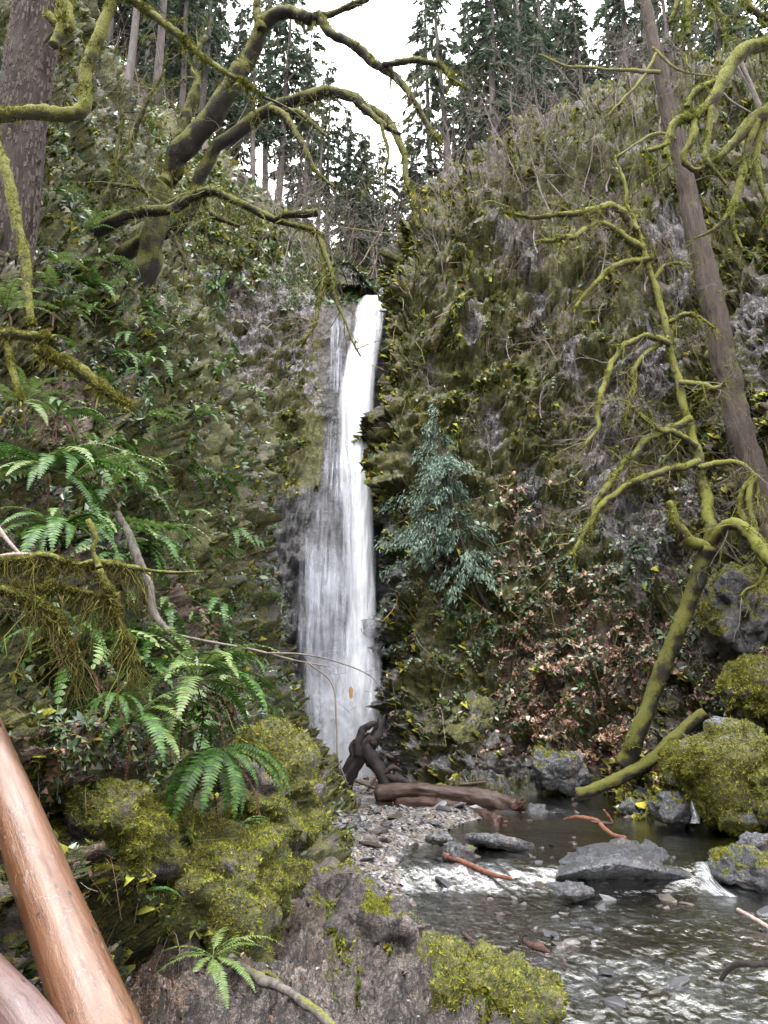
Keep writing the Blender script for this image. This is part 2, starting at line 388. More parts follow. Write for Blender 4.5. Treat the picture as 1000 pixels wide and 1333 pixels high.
# ------------------------------------------------------------------ rock sheets
def cr2(G, nu, nv):
    A = crspline(G, nu)                       # rows
    B = crspline(np.swapaxes(A, 0, 1), nv)    # columns
    return np.swapaxes(B, 0, 1)
def gridnormals(V):
    du = np.gradient(V, axis=0); dv = np.gradient(V, axis=1)
    n = norm(np.cross(du, dv)); return n
def gridquads(a, b):
    i, j = np.meshgrid(np.arange(a-1), np.arange(b-1), indexing='ij'); k = i*b+j
    return np.stack([k, k+1, k+b+1, k+b], -1).reshape(-1, 4)
STRATA = Matrix.Rotation(R(35), 3, 'Y') @ Matrix.Rotation(R(18), 3, 'X')
STRATA = np.array(STRATA)
def crag(V, N, big=.55, mid=.32, small=.11, cell=1.25, s=0, smooth_mask=None, fine=.0, ff=2.0):
    q = V@STRATA.T
    an = q*np.array([1.0, 1.0, 1.9])
    b1, e1 = blocks(an/cell+.35*np.stack([vnoise(V*.9, s+1), vnoise(V*.9, s+2), vnoise(V*.9, s+3)], -1), s)
    b2, e2 = blocks(an/(cell*.33)+.3*np.stack([vnoise(V*3, s+4), vnoise(V*3, s+5), vnoise(V*3, s+6)], -1), s+40)
    d = big*fbm(V/3.6, 3, s+9)*1.6+mid*b1+small*b2+.05*fbm(V*2.6, 3, s+77)
    d -= mid*.35*(1-sstep(0, .12, e1))+small*.35*(1-sstep(0, .1, e2))
    if fine:
        f1 = fbm(V*ff*np.array([1, 1, .8]), 4, s+91, .62); f2 = vnoise(V*ff*4.3, s+97)
        d += fine*(1.5*f1+.55*np.abs(f2)-.2)
    k = 1 if smooth_mask is None else smooth_mask
    return V+N*(d*k)[..., None], e1
class Sheet: pass
def sheet(name, ctrl, nu, nv, mat, kw, flip=False, mossf=None, mossb=.15, wetf=None, litf=None, baref=None, seed=0, mask=None, calm=None, kind='structure', label=None):
    """ctrl: rows x cols of (px,py,Y) points of the real surface"""
    c = np.array(ctrl, float); G = P(c[..., 0], c[..., 1], c[..., 2])
    V = cr2(G, nu, nv)
    N = gridnormals(V)
    if flip: N = -N
    pxa, pya, _ = proj(V)
    V2, e = crag(V, N, s=seed, smooth_mask=None if calm is None else calm(pxa, pya), **kw)
    N2 = gridnormals(V2); N2 = -N2 if flip else N2
    px, py, f = proj(V2)
    m = mossb+.95*N2[..., 2]+.9*fbm(V2/2.2, 4, seed+31)+.30
    w = np.zeros_like(m); l = np.zeros_like(m)
    if mossf is not None: m = mossf(px, py, V2, N2, m)
    if wetf is not None: w = wetf(px, py, V2, N2)
    if litf is not None: l = litf(px, py, V2, N2)
    ba = .25+.8*fbm(V2/2.4, 3, seed+51)
    if baref is not None: ba = baref(px, py, V2, N2, ba)
    Q = gridquads(nu, nv)
    if flip: Q = Q[:, ::-1]
    me = mesh(name, V2, Q, None, True, {'moss': np.clip(m, 0, 1), 'wet': np.clip(w, 0, 1), 'litter': np.clip(l, 0, 1), 'bare': np.clip(ba, 0, 1)})
    o = obj(name, me, mat); o['kind'] = kind
    if label: o['label'] = label
    s = Sheet(); s.V = V2; s.N = N2; s.m = m; s.l = l; s.w = w; s.o = o; s.px, s.py, s.f = px, py, f
    return s
def scatter_on(s, n, wf=None, pw=2.0, margin=120):
    """random points on a sheet, about even in the picture; wf(px,py,moss,litter,wet,N)->weight"""
    V = s.V; a = V[:-1, :-1]; b = V[:-1, 1:]; c = V[1:, 1:]; d = V[1:, :-1]
    ar = np.linalg.norm(np.cross(c-a, d-b), axis=-1)*.5
    px, py, f = s.px[:-1, :-1], s.py[:-1, :-1], s.f[:-1, :-1]
    view = norm(EYE-a); face = (view*s.N[:-1, :-1]).sum(-1)
    w = ar/np.maximum(f, 1.2)**pw*((px > -margin) & (px < 1000+margin) & (py > -margin) & (py < 1333+margin) & (f > .6))*(face > -.25)
    if wf is not None: w = w*np.maximum(wf(px, py, s.m[:-1, :-1], s.l[:-1, :-1], s.w[:-1, :-1], s.N[:-1, :-1]), 0)
    w = w.ravel(); k = rng.choice(len(w), n, p=w/w.sum())
    u, v = rng.random((n, 1)), rng.random((n, 1))
    A, B, Cc, D = (z.reshape(-1, 3)[k] for z in (a, b, c, d))
    p = (A*(1-u)+D*u)*(1-v)+(B*(1-u)+Cc*u)*v
    nn = s.N[:-1, :-1].reshape(-1, 3)[k]
    return p, nn, s.f[:-1, :-1].ravel()[k]
def gauss(px, py, x, y, rx, ry): return np.exp(-((px-x)/rx)**2-((py-y)/ry)**2)

# left canyon wall, from beside the camera to its far corner by the fall
Lc = []
Lrows = [  # py at each of 6 columns with (px, Y): off-left, left edge, inner, mid, corner, wrapped behind
 [(-330, -260, 12), (-40, -200, 14), (30, -180, 17), (60, -160, 19), (85, -150, 23), (40, -160, 34)],
 [(-330, -40, 10.5), (-30, 20, 12.5), (60, 30, 16), (95, 50, 19), (128, 75, 23), (80, 90, 34)],
 [(-300, 180, 8.6), (-20, 200, 10.5), (90, 210, 14), (140, 225, 18), (195, 250, 23), (150, 280, 34)],
 [(-280, 380, 6.6), (-20, 400, 8.2), (110, 410, 11), (200, 410, 15.5), (268, 395, 22.5), (250, 420, 34)],
 [(-280, 560, 5.2), (-20, 570, 6.7), (120, 570, 9), (230, 570, 13.5), (326, 580, 21.5), (300, 590, 34)],
 [(-280, 760, 4.1), (-20, 750, 5.6), (110, 740, 7.6), (230, 740, 12), (340, 740, 20.5), (320, 740, 34)],
 [(-280, 930, 3.6), (-20, 920, 4.9), (110, 900, 6.6), (235, 890, 10.5), (362, 900, 19.5), (360, 890, 32)],
 [(-280, 1080, 3.2), (-20, 1060, 4.5), (120, 1040, 6.0), (255, 1010, 9.5), (402, 1020, 18.8), (420, 1000, 30)],
 [(-280, 1250, 3.0), (-20, 1220, 4.3), (140, 1160, 5.6), (300, 1120, 8.6), (455, 1095, 18), (470, 1060, 27)],
 [(-280, 1500, 2.6), (-20, 1400, 3.9), (170, 1330, 5.2), (330, 1230, 8.4), (500, 1180, 17), (520, 1100, 25)],
]
def L_moss(px, py, V, N, m):
    m = m+.58+.9*gauss(px, py, 200, 1090, 170, 110)+.6*gauss(px, py, 20, 850, 80, 80)-.8*gauss(px, py, 90, 985, 70, 40)
    m += .5*gauss(px, py, 300, 700, 60, 160)+.4*gauss(px, py, 400, 1000, 60, 120)+.4*gauss(px, py, 40, 880, 90, 90)
    m -= .9*gauss(px, py, 370, 740, 22, 90)+-.1*gauss(px, py, 90, 180, 50, 110)+.5*gauss(px, py, 330, 560, 30, 60)
    return m
def L_lit(px, py, V, N):
    return .75*gauss(px, py, 90, 985, 90, 60)+.45*gauss(px, py, 225, 760, 60, 120)+.6*gauss(px, py, 90, 540, 70, 90)+.35*fbm(V/1.5, 3, 5)+.5*gauss(px, py, 130, 1120, 40, 90)
def L_wet(px, py, V, N): return .9*gauss(px, py, 375, 760, 25, 120)+.3
def L_bare(px, py, V, N, b): return b-.6+.45*gauss(px, py, 95, 170, 30, 80)+.7*gauss(px, py, 370, 740, 25, 100)+.4*gauss(px, py, 330, 560, 30, 60)
LS = sheet('left_cliff', Lrows, 370, 280, M['cliff_near'], dict(big=.40, mid=.42, small=.15, cell=1.2, fine=.20, ff=2.3), True, L_moss, .05, L_wet, L_lit, L_bare, 3)

# right canyon wall
Rrows = [
 [(640, 270, 50), (590, 230, 48), (640, 190, 46), (700, 160, 44), (850, 100, 42), (1000, 60, 38), (1250, -30, 34)],
 [(600, 350, 44), (530, 350, 35.5), (600, 258, 36), (690, 205, 36), (850, 150, 34), (1000, 110, 30), (1250, 40, 24)],
 [(560, 420, 44), (512, 420, 33.5), (600, 395, 33), (720, 400, 32.3), (850, 400, 31), (1000, 400, 27), (1250, 380, 20)],
 [(545, 560, 43), (503, 545, 32.4), (600, 560, 31.6), (720, 560, 31.2), (850, 560, 30), (1000, 560, 26), (1250, 560, 18.5)],
 [(540, 720, 42), (508, 700, 31.8), (600, 720, 30.2), (720, 720, 29.6), (850, 720, 28.5), (1000, 720, 24.5), (1250, 740, 16.5)],
 [(540, 850, 41), (511, 840, 31.2), (600, 850, 29), (720, 850, 27.8), (850, 850, 26.5), (1000, 850, 22.5), (1250, 870, 15)],
 [(545, 950, 40), (517, 940, 30.6), (600, 950, 27.8), (720, 950, 26.6), (850, 945, 25), (1000, 940, 21.2), (1250, 960, 14)],
 [(550, 1010, 38), (512, 1012, 30), (600, 1024, 27), (720, 1030, 26), (850, 1042, 24), (1000, 1075, 20), (1250, 1120, 13)],
 [(550, 1060, 36), (520, 1080, 28), (610, 1100, 25), (720, 1110, 24), (850, 1130, 22), (1000, 1180, 18), (1250, 1260, 12)],
]
BARE = [(848, 480, 34, 60), (840, 690, 40, 60), (790, 560, 24, 70), (690, 330, 16, 30), (862, 290, 20, 40), (885, 350, 14, 60), (655, 300, 20, 26), (985, 420, 26, 70),
        (690, 640, 20, 50), (615, 420, 14, 40), (745, 470, 18, 40), (640, 560, 14, 40), (900, 640, 16, 40), (700, 400, 14, 30), (560, 470, 10, 30), (780, 660, 20, 30), (940, 800, 20, 50)]
def R_moss(px, py, V, N, m):
    m = m+.42+.25*gauss(px, py, 600, 480, 90, 160)
    for x, y, a, b in BARE: m = m-1.25*gauss(px, py, x, y, a, b)
    m -= 1.3*sstep(540, 490, px)*sstep(640, 720, py)
    m -= .9*gauss(px, py, 560, 1000, 120, 24)
    m -= .45*gauss(px, py, 820, 880, 140, 90)
    return m
def R_lit(px, py, V, N):
    return .62*gauss(px, py, 800, 860, 110, 110)+.7*gauss(px, py, 800, 985, 60, 30)+.55*gauss(px, py, 670, 880, 60, 60)+.5*gauss(px, py, 960, 830, 50, 60)+.30*gauss(px, py, 640, 720, 110, 90)+.45*fbm(V/1.8, 3, 15)-.05-.9*sstep(640, 470, py)
def R_wet(px, py, V, N): return 1.0*sstep(570, 510, px)*sstep(600, 720, py)+.8*sstep(980, 1010, py)+.2
def R_bare(px, py, V, N, b):
    b = b-.15+.9*sstep(560, 510, px)*sstep(600, 700, py)+.9*gauss(px, py, 560, 1000, 120, 30)
    for x, y, rx, ry in BARE: b = b+1.0*gauss(px, py, x, y, rx, ry)
    return b
RS = sheet('right_cliff', Rrows, 350, 360, M['cliff'], dict(big=.9, mid=.80, small=.30, cell=1.9, fine=.34, ff=1.5), True, R_moss, .05, R_wet, R_lit, R_bare, 11)

# rock face behind and left of the fall
Brows = [
 [(90, 90, 46), (250, 190, 44), (335, 285, 42), (400, 350, 41), (440, 372, 41), (505, 378, 44), (590, 378, 44)],
 [(150, 240, 36), (262, 290, 36), (335, 345, 36), (400, 392, 36), (440, 408, 36.4), (505, 390, 38), (590, 390, 38)],
 [(150, 420, 34), (262, 430, 34), (335, 440, 34.3), (390, 460, 34.8), (435, 470, 35.3), (505, 470, 36), (590, 470, 36)],
 [(150, 560, 33), (262, 560, 33), (335, 560, 33.2), (390, 560, 33.8), (430, 560, 34.5), (505, 560, 35.4), (590, 560, 36)],
 [(150, 720, 32), (262, 720, 31.5), (335, 720, 32), (385, 720, 32.4), (430, 720, 33.3), (505, 720, 34.5), (590, 720, 35)],
 [(150, 880, 31), (262, 880, 30.5), (335, 880, 31), (390, 880, 31.6), (435, 880, 32.6), (505, 880, 33.4), (590, 880, 34)],
 [(150, 1050, 30), (262, 1050, 29), (335, 1050, 30), (400, 1040, 30.8), (440, 1040, 31.8), (505, 1040, 32.5), (590, 1040, 33)],
]
def B_moss(px, py, V, N, m):
    m = m+.3+.6*sstep(345, 300, py)+.5*gauss(px, py, 385, 560, 40, 90)
    m -= .7*gauss(px, py, 310, 400, 40, 50)+.45*gauss(px, py, 370, 430, 40, 40)
    m -= 1.6*sstep(620, 680, py)+1.5*sstep(415, 440, px)
    return m
def B_wet(px, py, V, N): return .95*sstep(560, 680, py)+.9*sstep(405, 435, px)
BS = sheet('back_cliff', Brows, 180, 160, M['cliff'], dict(big=.4, mid=.45, small=.18, cell=1.1, fine=.26, ff=1.5), True, B_moss, .0, B_wet, None, lambda px, py, V, N, b: b+.45-1.2*sstep(345, 300, py)*(px < 430), 23, None, lambda px, py: 1-.75*sstep(385, 405, px))

# forest floor above the rims
def hill_z(x, y):
    vx = 1.0+.03*(y-38); dx = x-vx
    left = 1.05*np.clip(-dx, 0, 60)
    right = 1.7*np.clip(dx, 0, 4)+.32*np.clip(dx-4, 0, 80)
    drop = 1.15*np.clip(47-y, 0, 11)*sstep(-1.5, -7, x)
    return -drop+24.3+.42*(y-37)+left+right+.7*fbm(np.stack([x/6, y/6, 0*x], -1), 3, 61)*2
yy, xx = np.meshgrid(np.linspace(37, 125, 150), np.linspace(-62, 62, 170), indexing='ij')
HV = np.stack([xx, yy, hill_z(xx, yy)], -1)
HS = Sheet(); HS.V = HV; HS.N = gridnormals(HV); HS.N *= np.sign(HS.N[..., 2:3]); HS.px, HS.py, HS.f = proj(HV)
HS.m = .55+.7*fbm(HV/3, 3, 3); HS.l = .3+.6*fbm(HV/2.2, 3, 9); HS.w = 0*HS.m
HS.o = obj('forest_hillside', mesh('forest_hillside', HV, gridquads(150, 170)[:, ::-1], None, True, {'moss': np.clip(HS.m, 0, 1), 'litter': np.clip(HS.l, 0, 1), 'wet': HS.w}), M['cliff']); HS.o['kind'] = 'structure'

# ------------------------------------------------------------------ creek: bed, gravel bar, water
def level(x, y):
    """water level: pools and short drops"""
    a = .30*sstep(14.3, 15.6, y)+.12*sstep(19.5, 21, y)+.18*sstep(23, 26, y)+.18*sstep(27, 30, y)
    return a-.06*sstep(11.5, 8, y)
def bed_z(x, y):
    bar = sstep(1.2, -.6, x-(.02*(y-15)**2*.12+ .9*sstep(16, 24, y)*3.2 - .1))*sstep(10.5, 13.5, y)
    p = np.stack([x, y, 0*x], -1)
    z = level(x, y)-.13+.09*fbm(p*.7, 3, 71)+.07*fbm(p*2.3, 3, 72)+bar*(.36-.22*sstep(20.5, 23.5, y)+.10*fbm(p*.5, 3, 75))
    z = z+.35*sstep(30.2, 31.5, y)*0
    z = z-.08*gauss(x, y, 4.5, 17.5, 2.2, 1.6)
    return z
yy, xx = np.meshgrid(np.concatenate([np.linspace(3.5, 20, 160), np.linspace(20.1, 36, 70)]), np.linspace(-3.5, 11, 170), indexing='ij')
BV = np.stack([xx, yy, bed_z(xx, yy)], -1)
ES = Sheet(); ES.V = BV; ES.N = gridnormals(BV); ES.N *= np.sign(ES.N[..., 2:3]); ES.px, ES.py, ES.f = proj(BV)
ES.m = 0*xx; ES.l = 0*xx; ES.w = 0*xx+1; ES.z = BV[..., 2]-level(xx, yy)
t = NT('creek_gravel')
n1 = t.noise(2.0, 5, .6); n2 = t.noise(9, 5, .65); vo = t.n('TexVoronoi'); vo.inputs['Scale'].default_value = 13; t.l(t.mapping((1, 1.4, 1)), vo.inputs['Vector'])
vs = t.n('SeparateColor'); t.l(vo.outputs['Color'], vs.inputs[0])
c = t.ramp(vs.outputs[0], [(.0, (.035, .036, .04)), (.4, (.12, .11, .108)), (.8, (.24, .21, .185)), (1, (.40, .36, .32))])
c = t.mix(t.ss(n1, .5, .7), c, (.12, .078, .03), 'MIX')
c = t.mix(t.ss(n2, .35, .7), t.mix(.7, c, (.01, .01, .01)), c)
M['bed'] = t.done(t.pri(c, .35, t.bump(t.math('ADD', n2, t.math('MULTIPLY', vo.outputs['Distance'], -1.2)), .8, .05), .5))
o = obj('creek_bed', mesh('creek_bed', BV, gridquads(230, 170)[:, ::-1]), M['bed']); o['kind'] = 'structure'

def water_attr(x, y):
    p = np.stack([x*1.0, y*.8, 0*x], -1)
    rif = .55*sstep(12.6, 9.8, y+.5*fbm(p*.6, 2, 3)*2)*sstep(6.5, 8.5, y)+.85*gauss(x, y, 1.6, 15.2, 1.3, 1.1)+.7*gauss(x, y, 4.2, 22.3, 2.2, 1.2)+.6*gauss(x, y, 3.4, 12.6, 1.8, .8)+.85*gauss(x, y, 7.0, 14.9, 1.1, .9)+.7*gauss(x, y, 3.3, 25, 1.2, 1.5)
    rif = rif+.8*gauss(x, y, -.3, 30.5, 1.6, 1.2)
    return np.clip(rif, 0, 1)
yy, xx = np.meshgrid(np.concatenate([np.linspace(5.5, 20, 240), np.linspace(20.05, 33, 60)]), np.linspace(-1.5, 10, 190), indexing='ij')
rif = water_attr(xx, yy)
p = np.stack([xx*1.6, yy*1.0, 0*xx], -1)
amp = .013+.034*np.clip(rif+.25*sstep(14, 11.5, yy), 0, 1)
wz = level(xx, yy)+amp*(fbm(p*2.2, 4, 81)*1.4+.7*np.abs(fbm(p*4.1, 3, 85)))+.010*fbm(p*1.1, 2, 88)
fo = sstep(.20, 1.0, rif*.72+.9*fbm(p*np.array([1.9, 2.6, 1]), 5, 91, .6)*rif)
WV = np.stack([xx, yy, wz], -1)
t = NT('creek_water')
fr = t.n('Fresnel'); fr.inputs['IOR'].default_value = 1.36
bm = t.bump(t.noise(7, 6, .65, t.mapping((1.5, 1, 1)), .8), .5, .05); t.l(bm, fr.inputs['Normal'])
tr = t.n('BsdfTransparent'); tr.inputs[0].default_value = (.86, .83, .68, 1)
gl = t.n('BsdfGlossy'); gl.inputs['Roughness'].default_value = .06; t.l(bm, gl.inputs['Normal'])
mx = t.n('MixShader'); t.l(t.math('MULTIPLY', fr.outputs[0], 1.3, None, True), mx.inputs[0]); t.l(tr.outputs[0], mx.inputs[1]); t.l(gl.outputs[0], mx.inputs[2])
fn = t.noise(14, 7, .75, t.mapping((1.5, 1.0, 1)), 1.2); fa = t.attr('foam').outputs['Fac']
ff = t.math('MULTIPLY', fa, t.ss(fn, .36, .72), None, True)
mx2 = t.n('MixShader'); t.l(t.math('MULTIPLY', ff, .5), mx2.inputs[0]); t.l(mx.outputs[0], mx2.inputs[1]); t.l(t.pri(t.mix(t.ss(fn, .5, .68), (.16, .18, .21), (.64, .66, .70)), .35), mx2.inputs[2])
M['water'] = t.done(mx2.outputs[0])
o = obj('creek_water', mesh('creek_water', WV, gridquads(300, 190)[:, ::-1], None, True, {'foam': fo}), M['water']); o['kind'] = 'structure'

# ------------------------------------------------------------------ foreground ledge (dirt and rock the photographer stands on)
Gc = [
 [(-200, 1230, 7.0), (100, 1200, 7.2), (250, 1130, 8.2), (345, 1130, 9.0), (420, 1140, 9.8), (468, 1165, 10.4), (505, 1230, 10.6)],
 [(-200, 1290, 5.6), (100, 1240, 6.0), (250, 1190, 7.0), (360, 1170, 8.2), (450, 1175, 8.9), (505, 1200, 9.3), (545, 1270, 9.5)],
 [(-200, 1360, 4.7), (100, 1300, 5.0), (250, 1260, 5.7), (400, 1235, 6.7), (510, 1228, 7.5), (575, 1255, 7.9), (625, 1325, 8.3)],
 [(-200, 1450, 4.2), (100, 1370, 4.5), (280, 1330, 4.9), (430, 1300, 5.6), (570, 1280, 6.4), (655, 1300, 6.9), (705, 1380, 7.3)],
 [(-200, 1560, 3.6), (100, 1480, 3.8), (300, 1420, 4.2), (470, 1390, 4.6), (620, 1360, 5.3), (720, 1370, 5.8), (780, 1480, 6.2)],
 [(-200, 1800, 2.6), (100, 1750, 2.6), (330, 1650, 2.8), (520, 1600, 3.0), (700, 1560, 3.4), (830, 1560, 3.8), (900, 1720, 4.2)],
]
def G_moss(px, py, V, N, m):
    m = m*.6-.12+.35*fbm(V/.5, 3, 77)
    m += 1.1*gauss(px, py, 640, 1285, 60, 50)+1.0*gauss(px, py, 440, 1195, 40, 40)+.9*gauss(px, py, 520, 1180, 25, 60)+1.2*gauss(px, py, 380, 1110, 70, 30)+.7*gauss(px, py, 450, 1270, 40, 40)
    return m
def G_lit(px, py, V, N): return .25+.5*fbm(V/.8, 3, 7)-.2*gauss(px, py, 480, 1240, 140, 90)+.35*gauss(px, py, 190, 1290, 120, 70)
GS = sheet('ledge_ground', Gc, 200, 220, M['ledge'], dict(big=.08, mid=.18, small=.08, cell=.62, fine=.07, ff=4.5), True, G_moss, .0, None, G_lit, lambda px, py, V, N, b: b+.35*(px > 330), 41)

yy, xx = np.meshgrid(np.linspace(-70, 2.2, 60), np.linspace(-45, 45, 80), indexing='ij')  # unseen valley sides behind the camera, added to block low frontal light
pz = np.stack([xx/5, yy/5, 0*xx], -1)
zz = .2+.5*sstep(1.5, -1.5, xx)+1.5*np.clip(-xx-2.8, 0, 22)+1.25*np.clip(xx-7.5, 0, 24)+1.2*fbm(pz, 4, 55)*np.clip(np.abs(xx-2)/6, .15, 1)
me_ = mesh('unseen_valley_slope', np.stack([xx, yy, zz], -1), gridquads(60, 80)[:, ::-1], None, True, {'moss': np.clip(.6+.6*fbm(pz*1.7, 3, 5), 0, 1), 'litter': np.clip(.3+.5*fbm(pz*2, 3, 8), 0, 1), 'wet': 0*xx, 'bare': 0*xx})
o = obj('unseen_valley_slope', me_, M['cliff']); o['kind'] = 'structure'

# ------------------------------------------------------------------ boulders, slabs, mounds
def ico(sub):
    bm = __import__('bmesh').new(); __import__('bmesh').ops.create_icosphere(bm, subdivisions=sub, radius=1)
    V = np.array([v.co[:] for v in bm.verts]); T = np.array([[v.index for v in f.verts] for f in bm.faces]); bm.free(); return V, T
ICO = {k: ico(k) for k in (2, 4, 5, 6)}
BLOBS = []
def boulder(name, label, cat, px, py, Y, size, rot=(0, 0, 0), sub=5, mossb=.2, facet=.5, seed=0, mat='boulder', kind=None, group=None, wet=.2, lit=0, topmoss=.6, lump=.0):
    """px,py: where its middle shows; size: half extents (m)"""
    V, T = ICO[sub]
    q = V.copy()
    q = np.sign(q)*np.abs(q)**.8
    ctr = P(px, py, Y); sz = np.array(size)
    w = q*sz
    off, e = blocks(w/(sz.mean()*.85)+seed*3.1, seed)
    off2, e2 = blocks(w/(sz.mean()*.3)+seed*1.7, seed+9)
    d = facet*sz.mean()*(.7*off+.22*off2)+.06*sz.mean()*fbm(w*3/sz.mean(), 3, seed)+lump*sz.mean()*fbm(w*1.15/sz.mean()+seed, 3, seed+2, .6)*1.6
    w = w+norm(w/sz)*d[:, None]
    Rm = np.array(Euler(rot).to_matrix()); w = w@Rm.T
    fn = np.cross(w[T[:, 1]]-w[T[:, 0]], w[T[:, 2]]-w[T[:, 0]]); vn = np.zeros_like(w)
    for k in range(3): np.add.at(vn, T[:, k], fn)
    vn = norm(vn)
    m = mossb+topmoss*vn[:, 2]+.8*fbm((w+ctr)/(sz.mean()*.9), 3, seed+3)+.55*fbm((w+ctr)/(sz.mean()*.28), 3, seed+8)-.1
    me = mesh(name, w, None, T, True, {'moss': np.clip(m, 0, 1), 'wet': np.maximum(wet, sstep(.34, .06, (w+ctr)[:, 2]-level((w+ctr)[:, 0], (w+ctr)[:, 1]))*(ctr[0] > .3)), 'litter': np.clip(lit+.0*m, 0, 1), 'bare': np.ones(len(w))})
    o = obj(name, me, M[mat], None, ctr)
    if kind: tag(o, label, None, None, kind)
    else: tag(o, label, cat, group)
    BLOBS.append((w+ctr, vn, T, m)); return o
def blob_points(idx, n, wmin=.45):
    V, N, T, m = BLOBS[idx]
    a = V[T[:, 0]]; ar = np.linalg.norm(np.cross(V[T[:, 1]]-a, V[T[:, 2]]-a), axis=1)
    w = ar*np.maximum(m[T].mean(1)-wmin, 0)*(((EYE-a)*N[T[:, 0]]).sum(1) > -.3)
    if w.sum() <= 0: return np.zeros((0, 3)), np.zeros((0, 3)), 0
    k = rng.choice(len(w), n, p=w/w.sum()); r = rng.random((n, 2)); f = r.sum(1) > 1; r[f] = 1-r[f]
    p = V[T[k, 0]]+(V[T[k, 1]]-V[T[k, 0]])*r[:, :1]+(V[T[k, 2]]-V[T[k, 0]])*r[:, 1:]
    return p, N[T[k, 0]], 0
MOSSY = []   # (blob index, tufts, size)
def hull_rock(name, label, cat, pts, cuts=5, seed=0, rough=.05, mossb=-.6, wet=.3, mat='boulder', topmoss=.2):
    import bmesh
    W_ = np.array([P(*p) for p in pts]); ctr = W_.mean(0); bm = bmesh.new()
    for q in W_-ctr: bm.verts.new(q)
    bmesh.ops.convex_hull(bm, input=bm.verts); bmesh.ops.delete(bm, geom=[v for v in bm.verts if not v.link_faces], context='VERTS')
    for _ in range(cuts):
        bmesh.ops.subdivide_edges(bm, edges=[e for e in bm.edges if e.calc_length() > .05], cuts=1, use_grid_fill=True)
        bmesh.ops.triangulate(bm, faces=bm.faces)
        if len(bm.faces) > 16000: break
    bm.verts.index_update(); bm.normal_update()
    V = np.array([v.co[:] for v in bm.verts]); N = np.array([v.normal[:] for v in bm.verts]); T = np.array([[v.index for v in f.verts] for f in bm.faces]); bm.free()
    if ((V-V.mean(0))*N).sum() < 0: T = T[:, ::-1]; N = -N
    q = V@STRATA.T*np.array([1, 1, 3.2])
    o1, e1 = blocks(q*1.5+seed, seed); o2, e2 = blocks(q*4.1+seed, seed+7)
    V = V+N*(rough*(1.3*o1+.5*o2+.7*fbm(V*3, 3, seed)))[:, None]
    m = mossb+topmoss*N[:, 2]+.8*fbm((V+ctr)*1.2, 3, seed+3)
    me = mesh(name, V, None, T, True, {'moss': np.clip(m, 0, 1), 'wet': np.maximum(wet, sstep(.40, .10, (V+ctr)[:, 2]-level((V+ctr)[:, 0], (V+ctr)[:, 1]))), 'litter': np.zeros(len(V)), 'bare': np.ones(len(V))})
    o = obj(name, me, M[mat], None, ctr); tag(o, label, cat); BLOBS.append((V+ctr, N, T, m)); return o
hull_rock('flat_boulder', 'large flat grey slate boulder lying in the middle of the creek', 'boulder',
  [(722, 1158, 15.3), (905, 1158, 15.5), (735, 1150, 16.8), (900, 1145, 17), (721, 1142, 14.8), (760, 1133, 14.6), (800, 1124, 14.6), (855, 1134, 14.7), (911, 1144, 15.1), (738, 1108, 16.4), (775, 1098, 17.0), (812, 1093, 17.2), (850, 1098, 17.1), (885, 1120, 16.6), (728, 1126, 15.4)], 6, 2, .04)
boulder('mossy_boulder', 'big rounded moss covered boulder on the right bank with a bare grey top', 'boulder', 955, 1010, 19.3, (1.15, 1.0, 1.25), (0, R(-14), R(10)), 5, 1.35, .24, 5, wet=.1, topmoss=-.75); MOSSY.append((len(BLOBS)-1, 7000, .07))
boulder('mossy_boulder', 'mossy boulder tucked against the left side of the biggest mossy boulder', 'boulder', 895, 1005, 20.3, (.55, .6, .62), (0, 0, 0), 5, .9, .4, 6, topmoss=.2); MOSSY.append((len(BLOBS)-1, 2600, .065))
boulder('mossy_boulder', 'dark wet boulder with a mossy cap beside the little waterfall at the pool', 'boulder', 876, 1052, 20.0, (.52, .5, .34), (0, 0, R(15)), 5, .1, .5, 7, wet=.9, topmoss=.75); MOSSY.append((len(BLOBS)-1, 900, .06))
boulder('mossy_boulder', 'small mossy boulder at the right picture edge above the pool', 'boulder', 1003, 1035, 18.4, (.5, .55, .55), (0, 0, 0), 5, .9, .4, 8, topmoss=.2); MOSSY.append((len(BLOBS)-1, 1200, .07))
boulder('mossy_boulder', 'low green topped boulder right of the small cascade below the flat slate boulder', 'boulder', 975, 1135, 14.9, (.62, .5, .34), (0, R(5), R(-20)), 5, .15, .5, 9, wet=.6, topmoss=.75); MOSSY.append((len(BLOBS)-1, 1100, .05))
boulder('overhanging_boulder', 'grey green boulder with a dark undercut left of the leaning trunk', 'boulder', 733, 1004, 25.2, (.78, .7, .55), (0, R(10), 0), 5, .35, .5, 12, topmoss=.5); MOSSY.append((len(BLOBS)-1, 500, .07))
boulder('round_stone', 'pale grey round stone in the pool near the right picture edge', 'stone', 985, 1100, 16.6, (.35, .3, .2), (0, 0, 0), 4, -.3, .4, 14, topmoss=.1)
boulder('slate_slab', 'smooth blue grey slate slab on the gravel beyond the orange stick', 'slab', 650, 1098, 17.2, (.68, .5, .12), (R(-8), R(12), R(20)), 5, -.8, .3, 15, wet=.4, topmoss=0)
boulder('slate_slab', 'small smooth pale slate slab in the middle of the gravel bar', 'slab', 573, 1093, 16.9, (.30, .33, .08), (R(-10), R(4), 0), 4, -.8, .3, 16, wet=.3, topmoss=0)
boulder('dark_stone', 'dark mossy stone under the end of the orange stick', 'stone', 597, 1112, 16.0, (.32, .3, .2), (0, 0, 0), 4, .0, .5, 17, wet=.7, topmoss=.3)
boulder('dark_stone', 'dark wet stone in the riffle right of the log ends', 'stone', 699, 1057, 22.3, (.28, .25, .2), (0, 0, 0), 4, -.6, .6, 18, wet=.9, topmoss=0)
